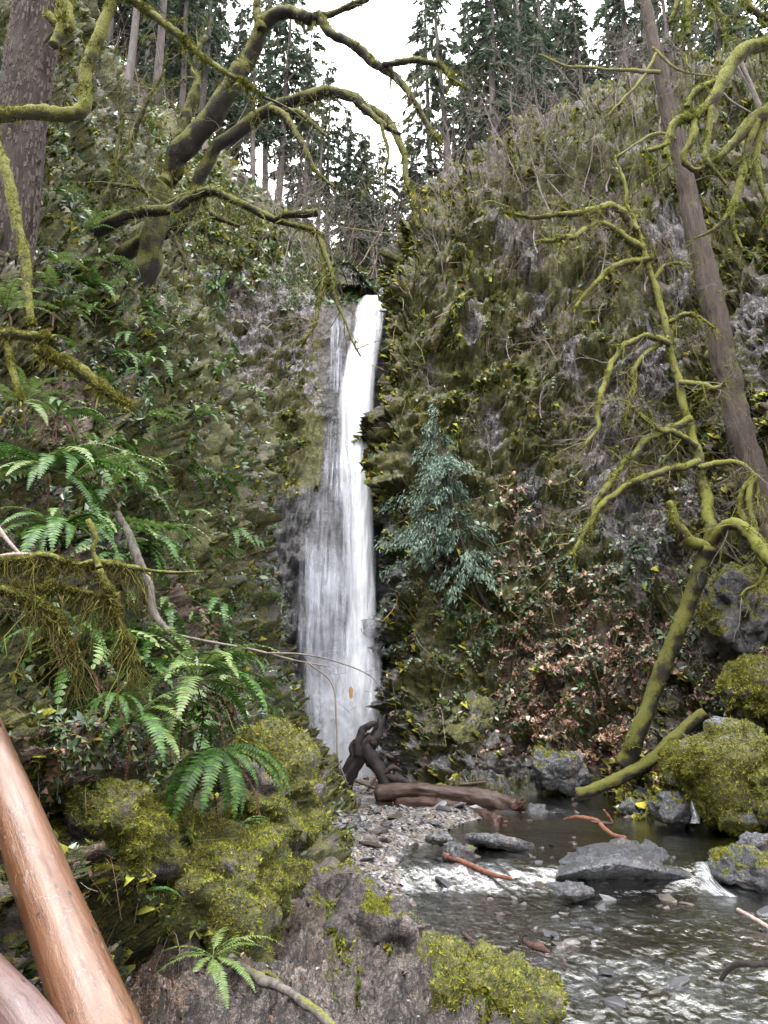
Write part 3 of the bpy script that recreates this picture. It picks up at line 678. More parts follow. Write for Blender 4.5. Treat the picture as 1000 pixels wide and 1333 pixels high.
boulder('mossy_boulder', 'green topped stone at the water edge right of the red broken branch', 'boulder', 826, 1052, 21.4, (.34, .3, .18), (0, 0, 0), 4, .2, .5, 19, wet=.6, topmoss=.6)
boulder('dark_stone', 'brown flat stone in the shallows before the flat slate boulder', 'stone', 747, 1160, 13.9, (.3, .25, .09), (0, 0, 0), 4, -.6, .5, 20, wet=.7, topmoss=0)
# tilted slabs along the foot of the right wall
for i, (px, py, Y, sz, rt, lb) in enumerate([
  (575, 985, 29.3, (1.3, .8, .55), -28, 'shiny wet black slab directly right of the root snag'),
  (640, 985, 27.6, (1.5, .8, .35), -38, 'tilted grey slab with a silvery wet face behind the logs'),
  (690, 1005, 26.8, (1.5, .8, .35), -34, 'tilted mossy slab right of the silvery slab behind the logs'),
  (535, 930, 30.2, (.8, .8, 1.2), -15, 'tall wet dark rock right of the waterfall foot'),
  (610, 940, 28.4, (1.2, .8, .5), -40, 'green tilted slab high above the logs')]):
    boulder('rock_slab', lb, 'rock slab', px, py, Y, sz, (R(15), R(rt), R(20)), 5, [-.6, -.5, .2, -.8, .6][i], .5, 30+i, 'cliff', wet=[.95, .8, .4, 1, .2][i], topmoss=.35)
# rocks standing out of the near bank
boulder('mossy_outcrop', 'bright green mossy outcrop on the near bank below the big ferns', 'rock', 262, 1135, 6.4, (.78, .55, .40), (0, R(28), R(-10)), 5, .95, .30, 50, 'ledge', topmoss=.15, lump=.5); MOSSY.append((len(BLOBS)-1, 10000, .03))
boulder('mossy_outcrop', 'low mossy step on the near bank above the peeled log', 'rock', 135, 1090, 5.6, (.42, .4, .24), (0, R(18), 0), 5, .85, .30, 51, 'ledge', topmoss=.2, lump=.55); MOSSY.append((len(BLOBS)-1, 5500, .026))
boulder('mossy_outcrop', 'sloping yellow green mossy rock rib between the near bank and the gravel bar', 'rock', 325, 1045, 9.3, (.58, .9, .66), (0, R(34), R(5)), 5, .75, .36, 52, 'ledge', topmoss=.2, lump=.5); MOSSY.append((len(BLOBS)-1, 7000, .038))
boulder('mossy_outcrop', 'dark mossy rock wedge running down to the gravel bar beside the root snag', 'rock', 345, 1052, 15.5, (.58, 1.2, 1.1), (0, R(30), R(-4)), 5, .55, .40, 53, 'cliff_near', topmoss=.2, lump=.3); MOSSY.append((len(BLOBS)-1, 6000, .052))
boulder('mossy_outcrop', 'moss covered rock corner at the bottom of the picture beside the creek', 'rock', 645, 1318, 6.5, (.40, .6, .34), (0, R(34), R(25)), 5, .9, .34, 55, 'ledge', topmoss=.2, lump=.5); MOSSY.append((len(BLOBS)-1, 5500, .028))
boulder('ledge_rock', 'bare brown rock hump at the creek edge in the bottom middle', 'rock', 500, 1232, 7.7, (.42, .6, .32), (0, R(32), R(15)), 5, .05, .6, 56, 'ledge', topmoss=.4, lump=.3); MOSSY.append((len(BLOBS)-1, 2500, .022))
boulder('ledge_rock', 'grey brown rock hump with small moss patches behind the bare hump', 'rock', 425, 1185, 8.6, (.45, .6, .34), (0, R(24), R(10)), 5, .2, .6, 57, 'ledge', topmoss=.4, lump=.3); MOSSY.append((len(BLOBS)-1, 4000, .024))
boulder('hollow_shade_rock', 'rock block darkened as a shaded hollow under the leaning cedar at the right picture edge', 'rock', 965, 800, 23.2, (.9, 1.0, 1.3), (0, R(8), 0), 5, .45, .55, 59, 'cliff', wet=1, topmoss=.6, lump=.3); MOSSY.append((len(BLOBS)-1, 1500, .09))  # full wet tone puts the undercut hollow's shade into the rock colour
boulder('mossy_outcrop', 'mossy rock shoulder behind the biggest boulder on the right bank', 'rock', 985, 900, 20.6, (.95, .9, .85), (0, R(-15), 0), 5, .85, .45, 60, 'cliff', topmoss=.3, lit=.1); MOSSY.append((len(BLOBS)-1, 5500, .075))

# ------------------------------------------------------------------ waterfall
def fall_sheet(name, rows, mat, root, seed, amp=.16, nu=150, nv=40):
    """rows: (py, px_left, px_right, Y)"""
    G = np.array([[P(a+(b-a)*k/4, py, Y-.15-.5*math.sin(math.pi*k/4)) for k in range(5)] for py, a, b, Y in rows])
    V = cr2(G, nu, nv); N = gridnormals(V)
    u, v = np.meshgrid(np.linspace(0, 1, nu), np.linspace(0, 1, nv), indexing='ij')
    q = np.stack([V[..., 0]*2.2, V[..., 1]*0, V[..., 2]*.28], -1)
    d = amp*(fbm(q, 4, seed)+.5*fbm(q*3.1, 3, seed+4))
    V = V+np.array([0, -1, 0])*d[..., None]
    edge = np.minimum(v, 1-v)*2
    return obj(name, mesh(name, V, gridquads(nu, nv), None, True, {'edge': edge, 'along': u}), mat, root)
def mat_fall(name, dens, lo, hi, streak=(2.6, .3, .16), rag=.35, col=(.86, .88, .92), fade=0):
    t = NT(name)
    n = t.noise(1.0, 7, .65, t.mapping((streak[0]*1.6, .6, streak[2]*1.6)), .35)
    n2 = t.noise(3.2, 5, .7, t.mapping((streak[0], .5, streak[2]*2.2)), .2)
    cl = t.noise(.55, 4, .6)
    s = t.math('ADD', t.math('MULTIPLY', n, .6), t.math('ADD', t.math('MULTIPLY', n2, .3), t.math('MULTIPLY', cl, .35)))
    a = t.math('MULTIPLY', t.ss(s, lo, hi), dens)
    e = t.ss(t.math('ADD', t.attr('edge').outputs['Fac'], t.math('MULTIPLY', t.math('SUBTRACT', n, .5), rag)), .02, .38)
    a = t.math('MULTIPLY', a, e, None, True)
    if fade: a = t.math('MULTIPLY', a, t.ss(t.math('ADD', t.attr('along').outputs['Fac'], t.math('MULTIPLY', t.math('SUBTRACT', cl, .5), .3)), .0, fade))
    tl = t.n('BsdfTranslucent'); tl.inputs[0].default_value = col+(1,)
    mx0 = t.n('MixShader'); mx0.inputs[0].default_value = .3
    t.l(t.pri(col, .7, t.bump(n2, .6, .15), .2), mx0.inputs[1]); t.l(tl.outputs[0], mx0.inputs[2])
    tr = t.n('BsdfTransparent'); mx = t.n('MixShader')
    t.l(a, mx.inputs[0]); t.l(tr.outputs[0], mx.inputs[1]); t.l(mx0.outputs[0], mx.inputs[2])
    return t.done(mx.outputs[0])
M['fall'] = mat_fall('falling_water', 1.0, .26, .56, (1.7, .3, .20), .45, (.66, .675, .71))
M['veil'] = mat_fall('water_veil', .62, .54, .80, (4, .3, .13), .7, (.58, .60, .69), .3)
M['spray'] = mat_fall('water_spray', .34, .30, .80, (1.2, .3, .30), .8, (.62, .64, .70), .55)
wf = thing('waterfall', 'tall white waterfall plunging down the rock cleft in the middle', 'waterfall', P(460, 1000, 32))
def fs(*a, **k):
    o = fall_sheet(*a, **k); o.matrix_parent_inverse = Matrix.Translation(-Vector(wf.location)); return o
fs('main_torrent', [(383, 476, 516, 38.6), (388, 469, 513, 36.7), (402, 463, 508, 35.4), (440, 455, 498, 34.6), (500, 440, 490, 34.0), (560, 438, 488, 33.7), (640, 440, 488, 33.2), (720, 448, 490, 32.8), (800, 450, 493, 32.4), (880, 438, 497, 32.1), (950, 424, 499, 31.9), (1012, 408, 502, 31.6)], M['fall'], wf, 1)
fs('main_torrent', [(400, 466, 504, 35.2), (500, 446, 488, 33.7), (640, 450, 486, 32.9), (800, 456, 491, 32.1), (900, 446, 494, 31.8), (1010, 430, 498, 31.3)], M['fall'], wf, 9)
fs('side_stream', [(408, 430, 462, 35.8), (440, 428, 458, 35.2), (480, 428, 452, 34.8), (510, 428, 450, 34.5)], M['veil'], wf, 2)
fs('lower_veil', [(500, 432, 470, 34.0), (560, 424, 470, 33.4), (620, 414, 470, 32.8), (690, 400, 468, 32.3), (760, 392, 466, 31.9), (840, 390, 464, 31.7), (920, 398, 460, 31.5), (1000, 405, 455, 31.3)], M['veil'], wf, 3, .25)
fs('lower_veil', [(660, 410, 466, 32.2), (740, 394, 462, 31.6), (850, 390, 460, 31.3), (960, 402, 470, 31.1), (1012, 408, 480, 31)], M['veil'], wf, 7, .3)
fs('side_stream', [(690, 392, 412, 32.1), (720, 389, 404, 31.8), (780, 388, 397, 31.6), (850, 388, 396, 31.5)], M['veil'], wf, 12, .1)
fs('spray', [(560, 428, 484, 33.0), (700, 394, 486, 32.0), (820, 384, 498, 31.2), (920, 392, 508, 30.6), (1016, 396, 515, 30.2)], M['spray'], wf, 5, .5)
fs('spray', [(760, 380, 490, 31.5), (880, 390, 503, 30.7), (950, 398, 512, 30.2), (1020, 400, 520, 29.8)], M['spray'], wf, 15, .5)
# little cascades in the creek
def cascade(label, rows, seed):
    r = thing('cascade', label, 'cascade', P(rows[-1][1], rows[-1][0], rows[-1][3]))
    o = fall_sheet('falling_water', rows, M['veil'] if False else M['cascade'], r, seed, .12, 60, 30); o.matrix_parent_inverse = Matrix.Translation(-Vector(r.location))
M['cascade'] = mat_fall('cascade_water', .6, .50, .80, (14, 8, 2.5), .9, (.8, .83, .88))
cascade('small white cascade spilling between the flat slate boulder and the green topped boulder', [(1122, 902, 932, 15.7), (1132, 905, 930, 15.3), (1148, 908, 936, 15.0), (1160, 912, 950, 14.7), (1168, 918, 965, 14.4)], 3)
cascade('thin trickle falling beside the mossy boulders into the right pool', [(1030, 896, 906, 20.3), (1045, 898, 908, 19.9), (1062, 900, 912, 19.6), (1072, 898, 914, 19.4)], 6)

# ------------------------------------------------------------------ traced trees and branches
def poly(pts, Y, rpx, n=None, wob=.02, k=10, rough=.16, seed=0, freq=7):
    """pts: (px,py) along the middle of the limb; Y: one distance or one per point; rpx: half widths in pixels"""
    pts = np.array(pts, float); m = len(pts)
    Ys = np.linspace(Y[0], Y[1], m) if isinstance(Y, tuple) else (np.array(Y, float) if hasattr(Y, '__len__') else np.full(m, float(Y)))
    r = np.interp(np.linspace(0, 1, m), np.linspace(0, 1, len(rpx)), rpx)*PXS(pts[:, 0], pts[:, 1], Ys)
    W_ = P(pts[:, 0], pts[:, 1], Ys)
    seg = np.linalg.norm(np.diff(W_, axis=0), axis=1).sum()
    n = n or int(np.clip(seg/(.55*max(r.mean(), .012)), 12, 90))
    n = int(max(n, 30)) if rough > .4 else n
    c = crspline(np.concatenate([W_, r[:, None]], 1), n)
    p, rr = c[:, :3], np.maximum(c[:, 3], .0015)
    p = p+1.9*wob*np.stack([vnoise(p*2.1, seed+1), vnoise(p*2.1, seed+2), vnoise(p*2.1, seed+3)], -1)*np.minimum(1, 6*rr/.1)[:, None]
    return p, rr
def limb(root, name, mat, pts, Y, rpx, k=10, rough=.16, seed=0, wob=.02, parent=None, ridge=0.0, rk=5.0):
    p, r = poly(pts, Y, rpx, None, wob, k, rough, seed)
    V, Q, T = tube(p, r, k, rough, True, seed, min(12, .6/max(r.mean(), .02)), ridge, rk)
    me = mesh(name, V-np.array(root.location), Q, T)
    if mat in ('peel', 'pink'):
        L = np.concatenate([[0], np.cumsum(np.linalg.norm(np.diff(p, axis=0), axis=1))]); th = np.arange(k)*2*math.pi/k
        g = np.stack([np.repeat(L, k), np.tile(np.cos(th)*.17, len(p)), np.tile(np.sin(th)*.17, len(p))], 1); g = np.concatenate([g, g[:1], g[-1:]])
        at = me.attributes.new('grain', 'FLOAT_VECTOR', 'POINT'); at.data.foreach_set('vector', g.astype(np.float32).ravel())
    o = obj(name, me, M[mat], parent or root)
    return p, r
tuftV = []; tuftF = []
for s_ in range(4):    # small moss tufts: a spray of pointed leaflets
    g = np.random.default_rng(s_); V = []; F = []
    for b in range(5):
        a = b*2*math.pi/5+g.normal(0, .4); tl = g.uniform(.2, 1.15); L = g.uniform(.6, 1.1)
        d = np.array([math.cos(a)*math.sin(tl), math.sin(a)*math.sin(tl), math.cos(tl)]); w = np.array([-math.sin(a), math.cos(a), 0])*.17
        i = len(V); w = w*1.35; V += [d*.05-w, d*.05+w, d*L]; F += [(i, i+1, i+2)]
    tuftV.append(np.array(V)); tuftF.append(np.array(F))
fineV = []; fineF = []
for s_ in range(4):    # fine moss: thin upright and drooping shoots
    g = np.random.default_rng(s_+30); V = []; F = []
    for b_ in range(5):
        a_ = g.uniform(0, 6.28); tl = g.uniform(.1, 1.3); L = g.uniform(.5, 1.2)
        dd = np.array([math.cos(a_)*math.sin(tl), math.sin(a_)*math.sin(tl), math.cos(tl)]); w = np.array([-math.sin(a_), math.cos(a_), 0])*.10
        o_ = np.array([g.normal(0, .25), g.normal(0, .25), 0]); i_ = len(V); w = w*1.2; V += [o_-w, o_+w, o_+dd*L]; F += [(i_, i_+1, i_+2)]
    fineV.append(np.array(V)); fineF.append(np.array(F))
MOSSC = [(.16, .165, .028), (.11, .125, .02), (.075, .085, .016), (.2, .185, .035), (.05, .06, .014)]
def limb_moss(root, limbs, n, size, hang=.5, cols=MOSSC, name='moss', up=.6):
    """mossy fur over limbs: tufts on top, strands hanging below"""
    A = Acc(); Ltot = [np.linalg.norm(np.diff(p, axis=0), axis=1).sum() for p, r in limbs]
    for (p, r), L in zip(limbs, Ltot):
        k = max(3, int(n*L/sum(Ltot))); t = rng.random(k)*(len(p)-1); i = t.astype(int).clip(0, len(p)-2); f = (t-i)[:, None]
        q = p[i]*(1-f)+p[i+1]*f; rr = r[i]; d = norm(rng.normal(size=(k, 3))+np.array([0, 0, up]))
        tan = norm(p[i+1]-p[i]); d = norm(d-tan*(d*tan).sum(1)[:, None])
        c = palette(k, cols)
        cl_ = np.clip(.75+1.1*vnoise(q/(size*7)+3.7, 4)+.5*vnoise(q/(size*2.5), 9), .12, 1.9)
        place(fineV, fineF, q+d*rr[:, None]*.92, d, size*cl_*rng.uniform(.55, 1.5, k), None, .4, c, A)
        if hang > 0:
            h = int(k*hang); j = rng.integers(0, k, h)
            dd = norm(d[j]*.3+np.array([0, 0, -1])+rng.normal(0, .32, (h, 3)))
            sV = np.array([(-.06, 0, 0), (.06, 0, 0), (.13, .05, .5), (.02, .06, .55), (.10, .12, 1.1)]); sF = np.array([(0, 1, 2), (0, 2, 3), (3, 2, 4)])
            place(sV, sF, q[j]-np.array([0, 0, 1])*rr[j][:, None]*.8, dd, size*cl_[j]*(.5+rng.exponential(1.0, h).clip(0, 4)), None, .12, c[j], A)
    o = obj(name, A.mesh(name, True, root.location), M['moss'], root); o['kind'] = 'stuff'; return o
def twigs(root, limbs, n, L, r, lev=1, droop=.15, mat='twig_moss', kids=4, wob=.4, out=None, tmin=.15, name='twigs', k=4):
    tw = []
    for p, rad in limbs:
        for q in range(n):
            t = random.uniform(tmin, 1)*(len(p)-1); i = min(int(t), len(p)-2)
            tan = norm(p[i+1]-p[i]); d = norm(tan*.6+rng.normal(0, 1, 3)*.8)
            grow(p[i], d, L*random.uniform(.5, 1.3), r*random.uniform(.7, 1.2), lev, tw, droop, wob, kids, 6)
    A = Acc()
    for p, rad in tw: A.add(*tube(p, rad, 3, 0, False))
    o = obj(name, A.mesh(name, True, root.location), M[mat], root); o['kind'] = 'stuff'
    return tw

# --- the old fir at the left edge
t1 = thing('fir_tree', 'thick straight fir trunk with rough grey bark at the left picture edge', 'tree', P(5, 410, 9))
limb(t1, 'trunk', 'fir_dark', [(-12, 470), (3, 400), (20, 260), (30, 140), (53, 0), (78, -150), (110, -330)], (9.2, 10.8), [33, 31, 29, 29, 29, 27, 24], 44, .05, 1, 0, None, .07, 6.0)
A = Acc(); bt = []
p_, r_ = poly([(3, 400), (20, 260), (30, 140), (53, 0), (78, -150)], (9.2, 10.3), [31, 29, 29, 29, 27], 50)
# bark plates
n_ = 1900; i_ = rng.integers(0, 49, n_); th = rng.uniform(-math.pi, math.pi, n_)
tan_ = norm(p_[np.minimum(i_+1, 49)]-p_[np.maximum(i_-1, 0)])
ax = norm(np.cross(tan_, [0.0, 1, 0])); ay = np.cross(ax, tan_)
d_ = ax*np.cos(th)[:, None]+ay*np.sin(th)[:, None]
pl = np.array([(-.5, -1, 0), (.45, -.9, 0), (.55, .8, 0), (-.4, 1.05, 0), (-.3, -.7, .35), (.28, -.6, .4), (.33, .55, .38), (-.25, .7, .33)])
pq = np.array([(0, 1, 5, 4), (1, 2, 6, 5), (2, 3, 7, 6), (3, 0, 4, 7), (4, 5, 6, 7)])
ctr_ = p_[i_]+tan_*rng.uniform(-.05, .05, (n_, 1))+d_*(r_[i_]*1.0)[:, None]
sx = rng.uniform(.018, .035, n_); sy = rng.uniform(.04, .10, n_); side = np.cross(tan_, d_)
Vp = ctr_[:, None]+pl[None, :, :1]*sx[:, None, None]*side[:, None]+pl[None, :, 1:2]*sy[:, None, None]*tan_[:, None]+pl[None, :, 2:]*.04*d_[:, None]
A.add(Vp.reshape(-1, 3), (pq[None]+(np.arange(n_)*8)[:, None, None]).reshape(-1, 4))
o = obj('bark_plates', A.mesh('bark_plates', False, t1.location), M['fir'], t1); o['kind'] = 'stuff'
l1 = [poly([(62, 20), (85, 40), (90, 10), (82, -30)], 9.3, [5, 7, 6, 5]), poly([(70, 60), (78, 40), (82, 0)], 9.3, [7, 7, 5])]
for p, r in l1: obj('branch', mesh('branch', tube(p, r, 8, .2)[0]-np.array(t1.location), *tube(p, r, 8, .2)[1:]), M['mossy_full'], t1)
limb_moss(t1, l1, 260, .05)

# --- leaning maple
t2 = thing('maple_tree', 'bare leaning maple with dark mossy trunk arching out over the gorge', 'tree', P(150, 405, 13))
Lm = []
Lm.append(limb(t2, 'trunk', 'mossy', [(92, 462), (118, 440), (148, 405), (185, 362), (205, 290), (218, 225), (245, 182), (290, 130), (320, 75), (345, 28), (372, 14), (410, 20)], [15.4, 14.2, 13.3, 13.1, 13, 12.9, 12.8, 12.6, 12.5, 12.3, 12.1, 12], [20, 19, 18, 16, 13, 12, 14, 13, 11, 9, 8, 7], 14, .2, 11, .05))
for pts, Y, r in [
  ([(410, 20), (440, 45), (480, 75), (510, 95), (535, 125), (560, 165), (577, 188)], (12, 11.5), [7, 6, 6, 5, 4, 3, 1.5]),
  ([(500, 85), (545, 80), (578, 95), (606, 115)], (11.7, 11.2), [4, 4, 3, 1]),
  ([(412, 22), (440, 12), (468, 2), (500, -20)], (12, 12), [5, 4, 4, 3]),
  ([(340, 40), (335, 5), (345, -40)], (12.3, 12.3), [6, 5, 4]),
  ([(105, 425), (138, 378), (163, 330), (190, 310), (222, 300), (248, 272), (260, 232), (285, 195), (320, 160), (365, 138), (410, 123), (440, 122), (470, 135), (500, 155), (515, 175), (525, 205), (535, 260), (546, 296)], (14.2, 11), [11, 11, 10, 9, 8, 8, 8, 8, 8, 8, 8, 7, 7, 6, 5, 4, 3, 2]),
  ([(352, 142), (375, 160), (395, 190), (410, 220), (440, 242)], (12, 11.6), [5, 5, 4, 3, 1.5]),
  ([(372, 140), (400, 155), (427, 178)], (12, 11.6), [4, 4, 1.5]),
  ([(470, 135), (488, 150), (505, 165), (521, 172)], (11.4, 11.2), [4, 4, 4, 2]),
  ([(498, 158), (503, 200), (502, 262)], (11.3, 11.2), [3, 2, 1]),
  ([(140, 405), (60, 358), (95, 325), (125, 302), (170, 281), (215, 273), (250, 256), (277, 246), (310, 262), (345, 280), (380, 291), (412, 302), (428, 350), (442, 400), (472, 462)], (12.6, 11), [6, 9, 9, 9, 8, 7, 7, 6, 5, 5, 4, 4, 3, 2, 1]),
  ([(358, 286), (378, 280), (412, 279)], (11.5, 11.4), [4, 5, 5]),
  ([(122, 303), (140, 250), (165, 195), (186, 150), (216, 90)], (12.6, 12.6), [4, 4, 3, 3, 1]),
  ([(125, 300), (148, 240), (155, 160), (160, 100)], (12.7, 12.9), [4, 3, 2, 1]),
  ([(232, 190), (250, 130), (258, 85), (266, 45)], (12.9, 12.8), [7, 6, 4, 3]),
  ([(215, 275), (230, 262), (268, 250)], (12.4, 12.2), [6, 5, 4]),
  ([(142, 240), (175, 245), (214, 270)], (12.6, 12.4), [3, 3, 3]),
  ([(418, 302), (420, 370), (410, 420), (395, 450)], (11.3, 11.2), [3, 3, 2, 1]),
  ([(265, 262), (285, 285), (312, 292)], (12, 11.7), [4, 4, 2]),
  ([(225, 300), (236, 320), (240, 350)], (12.5, 12.4), [3, 3, 2])]:
    Lm.append(limb(t2, 'branch', 'mossy', pts, Y, r, 9, .2, len(Lm)+20, .03))
tw = twigs(t2, Lm[1:], 5, .8, .010, 2, .25, 'twig_moss', 4); twigs(t2, Lm[1:], 4, 1.1, .007, 2, .1, 'twig', 4, .45)
tw2 = twigs(t2, [Lm[12], Lm[13], Lm[14], Lm[16]], 9, .8, .014, 1, -.05, 'twig_moss', 4)
tw3 = twigs(t2, [Lm[10]], 26, .9, .010, 2, .5, 'twig_moss', 3, tmin=.5)
limb_moss(t2, Lm, 6500, .05, .35)
limb_moss(t2, [x for x in tw+tw2+tw3 if x[1][0] > .006], 3500, .030, .5)

# --- close mossy branches on the left
t3 = thing('mossy_branch', 'near mossy branch bending upward in front of the fir trunk', 'branch', P(0, 148, 7))
l3 = [limb(t3, 'branch', 'mossy_full', [(-60, 150), (-10, 148), (40, 147), (85, 148), (105, 140), (112, 100), (125, 60), (140, 20), (150, -20), (160, -80)], 7, [9, 9, 9, 9, 9, 8, 8, 7, 7, 6], 12, .18, 50),
      limb(t3, 'branch', 'mossy_full', [(146, -15), (190, 14), (230, 45), (265, 75), (310, 105), (345, 126)], (7, 7.3), [6, 5, 5, 4, 3, 1], 8, .2, 51)]
limb(t3, 'branch', 'mossy', [(345, 126), (380, 145), (400, 160)], (7.3, 7.3), [2, 1, .5], 6, .1, 52)
limb_moss(t3, l3, 6000, .024, .25)
tw = twigs(t3, [l3[1]], 12, .35, .006, 1, .2, 'twig_moss', 3); limb_moss(t3, tw, 800, .02, .5)
t4 = thing('mossy_branch', 'thin mossy stem hanging down in front of the fir trunk', 'branch', P(12, 250, 6.4))
l4 = [limb(t4, 'stem', 'mossy_full', [(-15, 120), (0, 190), (12, 250), (25, 310), (37, 380), (45, 425)], 6.4, [6, 6, 7, 7, 6, 4], 9, .2, 55)]
limb_moss(t4, l4, 2500, .02, .3)
t5 = thing('mossy_branch', 'shaggy yellow moss branch pointing down right from the left edge below the fir', 'branch', P(45, 450, 6))
l5 = [limb(t5, 'branch', 'mossy_full', [(-60, 440), (0, 438), (50, 442), (62, 436)], 6, [5, 6, 6, 3], 8, .2, 57), limb(t5, 'branch', 'mossy_full', [(45, 448), (70, 462), (95, 476), (130, 500), (168, 524)], (6, 6.3), [6, 7, 8, 7, 2], 8, .25, 58),
      limb(t5, 'branch', 'mossy_full', [(5, 445), (12, 480), (28, 520)], 6, [5, 5, 2], 8, .2, 59)]
limb_moss(t5, l5, 5200, .022, .3, [(.16, .15, .032), (.12, .12, .022), (.085, .085, .017), (.20, .18, .042)])
t6 = thing('mossy_branch', 'moss draped horizontal branch with long hanging beards near the left edge', 'branch', P(120, 738, 4))
l6 = [limb(t6, 'branch', 'mossy_full', [(-80, 722), (0, 737), (50, 731), (95, 741), (128, 736), (190, 743), (268, 741)], (3.9, 4.2), [4, 4, 5, 4, 5, 3, 1], 8, .3, 60, .03),
      limb(t6, 'branch', 'mossy_full', [(112, 676), (121, 700), (119, 718), (127, 740)], 4, [3, 4, 3, 5], 8, .3, 61),
      limb(t6, 'branch', 'mossy_full', [(124, 742), (146, 785), (165, 832), (178, 868)], (4, 4.05), [5, 4, 3, 1], 8, .3, 62),
      limb(t6, 'branch', 'mossy_full', [(-60, 752), (10, 760), (55, 786), (92, 830), (104, 868)], (3.9, 4.1), [5, 5, 4, 3, 1], 8, .3, 64, .03),
      limb(t6, 'branch', 'mossy_full', [(20, 760), (60, 764), (120, 772), (160, 790)], (4, 4.1), [3, 4, 3, 1], 8, .3, 65, .03)]
yel = [(.14, .135, .03), (.11, .11, .022), (.08, .08, .017), (.18, .165, .042), (.10, .085, .026)]
limb_moss(t6, l6, 4500, .021, .5, yel+[(.06, .065, .016)])
A = Acc(); n_ = 2300
for i in range(n_):
    lb = [0, 0, 0, 3, 3, 4, 2][i % 7]; p = l6[lb][0]; u = random.random()*(.82 if lb == 0 else 1); q = p[min(int(u*len(p)), len(p)-1)]
    ln = (abs(random.gauss(.0, .13))+.03)*(.35+1.1*max(0, float(vnoise(np.array([q[0]*9, lb*3.1, 3.3]), 5))+.45))
    sx_, sy_ = random.gauss(0, .35), random.gauss(0, .3); c_ = random.gauss(0, .05)
    w_ = np.array([q+np.array([random.gauss(0, .012), random.gauss(0, .012), 0])+np.array([sx_*ln*j/4+c_*math.sin(j*1.3)*ln*2, sy_*ln*j/4, -ln*j/4]) for j in range(5)])
    A.add(*tube(w_, np.linspace(.0030, .0008, 5)*random.uniform(.5, 1.3), 3, 0, False), palette(1, yel+[(.06, .06, .018), (.09, .075, .03)], .3)[0])
o = obj('hanging_moss', A.mesh('hanging_moss', True, t6.location), M['moss'], t6); o['kind'] = 'stuff'
# dead curly twigs and bare sticks near the left edge
t = thing('dead_stick', 'thin reddish stick leaning at the left edge above the moss draped branch', 'stick', P(10, 690, 4.4))
limb(t, 'stem', 'pale', [(-20, 660), (8, 695), (26, 718)], 4.4, [3, 3, 2], 6, .1, 63)
limb(t, 'stem', 'pale', [(-20, 724), (20, 721), (70, 722)], 4.2, [3, 3, 2], 6, .1, 64)
t = thing('dead_snag', 'curved grey bare branch lying down the near bank', 'branch', P(200, 780, 7))
limb(t, 'branch', 'root', [(148, 672), (165, 700), (178, 735), (196, 765), (205, 800), (226, 826)], (7, 6.6), [5, 6, 6, 5, 5, 3], 9, .15, 65)
t = thing('bare_twig', 'fine bare twig reaching out before the waterfall with one hanging dead leaf', 'twig', P(240, 828, 6.5))
lt = [limb(t, 'stem', 'twig', [(225, 826), (270, 835), (330, 846), (385, 860), (430, 868)], (6.4, 6.8), [2.2, 2, 1.6, 1.2, .8], 6, .1, 66, 0),
      limb(t, 'stem', 'twig', [(345, 850), (395, 852), (440, 862), (482, 880), (500, 905)], (6.6, 6.8), [1.4, 1.2, 1, .8, .5], 6, .1, 67, 0),
      limb(t, 'stem', 'twig', [(400, 862), (432, 890), (438, 940), (440, 985), (452, 1020)], (6.7, 6.7), [1.3, 1.1, 1, .9, .5], 6, .1, 68, 0)]
twigs(t, lt, 5, .22, .0022, 1, .1, 'twig', 2)
lv = np.array([(0, 0, 0), (.02, 0, -.03), (.012, .01, -.11), (-.012, .01, -.10), (-.02, 0, -.03)])
obj('dead_leaf', mesh('dead_leaf', lv, None, [(0, 1, 4), (1, 2, 3), (1, 3, 4)], True, None, np.tile([[.26, .16, .06]], (5, 1))), M['litter'], t, P(457, 893, 6.75)-np.array(t.location))

# --- right side: leaning cedar
t7 = thing('leaning_cedar', 'tall straight reddish brown trunk leaning left across the right wall', 'tree', P(1000, 690, 24))
l7 = [limb(t7, 'trunk', 'cedar', [(1012, 720), (998, 670), (962, 560), (940, 450), (915, 335), (890, 225), (866, 120), (846, 30), (828, -60), (812, -160)], (23, 25.5), [19, 18, 16, 14.5, 13, 11, 9, 7, 6, 5], 40, .08, 70, .03, None, .11, 6.0)]
for pts, r in [([(930, 470), (925, 462), (935, 455)], [6, 7, 5]), ([(860, 95), (835, 92), (800, 90), (740, 85), (700, 70)], [3, 3, 2, 2, 1]), ([(855, 70), (830, 110), (790, 150)], [2, 2, 1]), ([(880, 180), (850, 175), (800, 205)], [2, 2, 1]), ([(850, 60), (880, 90), (930, 100)], [2, 2, 1])]:
    l7.append(limb(t7, 'branch', 'twig_moss', pts, 24.2, r, 6, .1, 71))
twigs(t7, [(l7[0][0][int(len(l7[0][0])*.45):], l7[0][1])], 70, 1.5, .020, 2, .2, 'twig', 4)
limb_moss(t7, l7, 500, .09, .4)

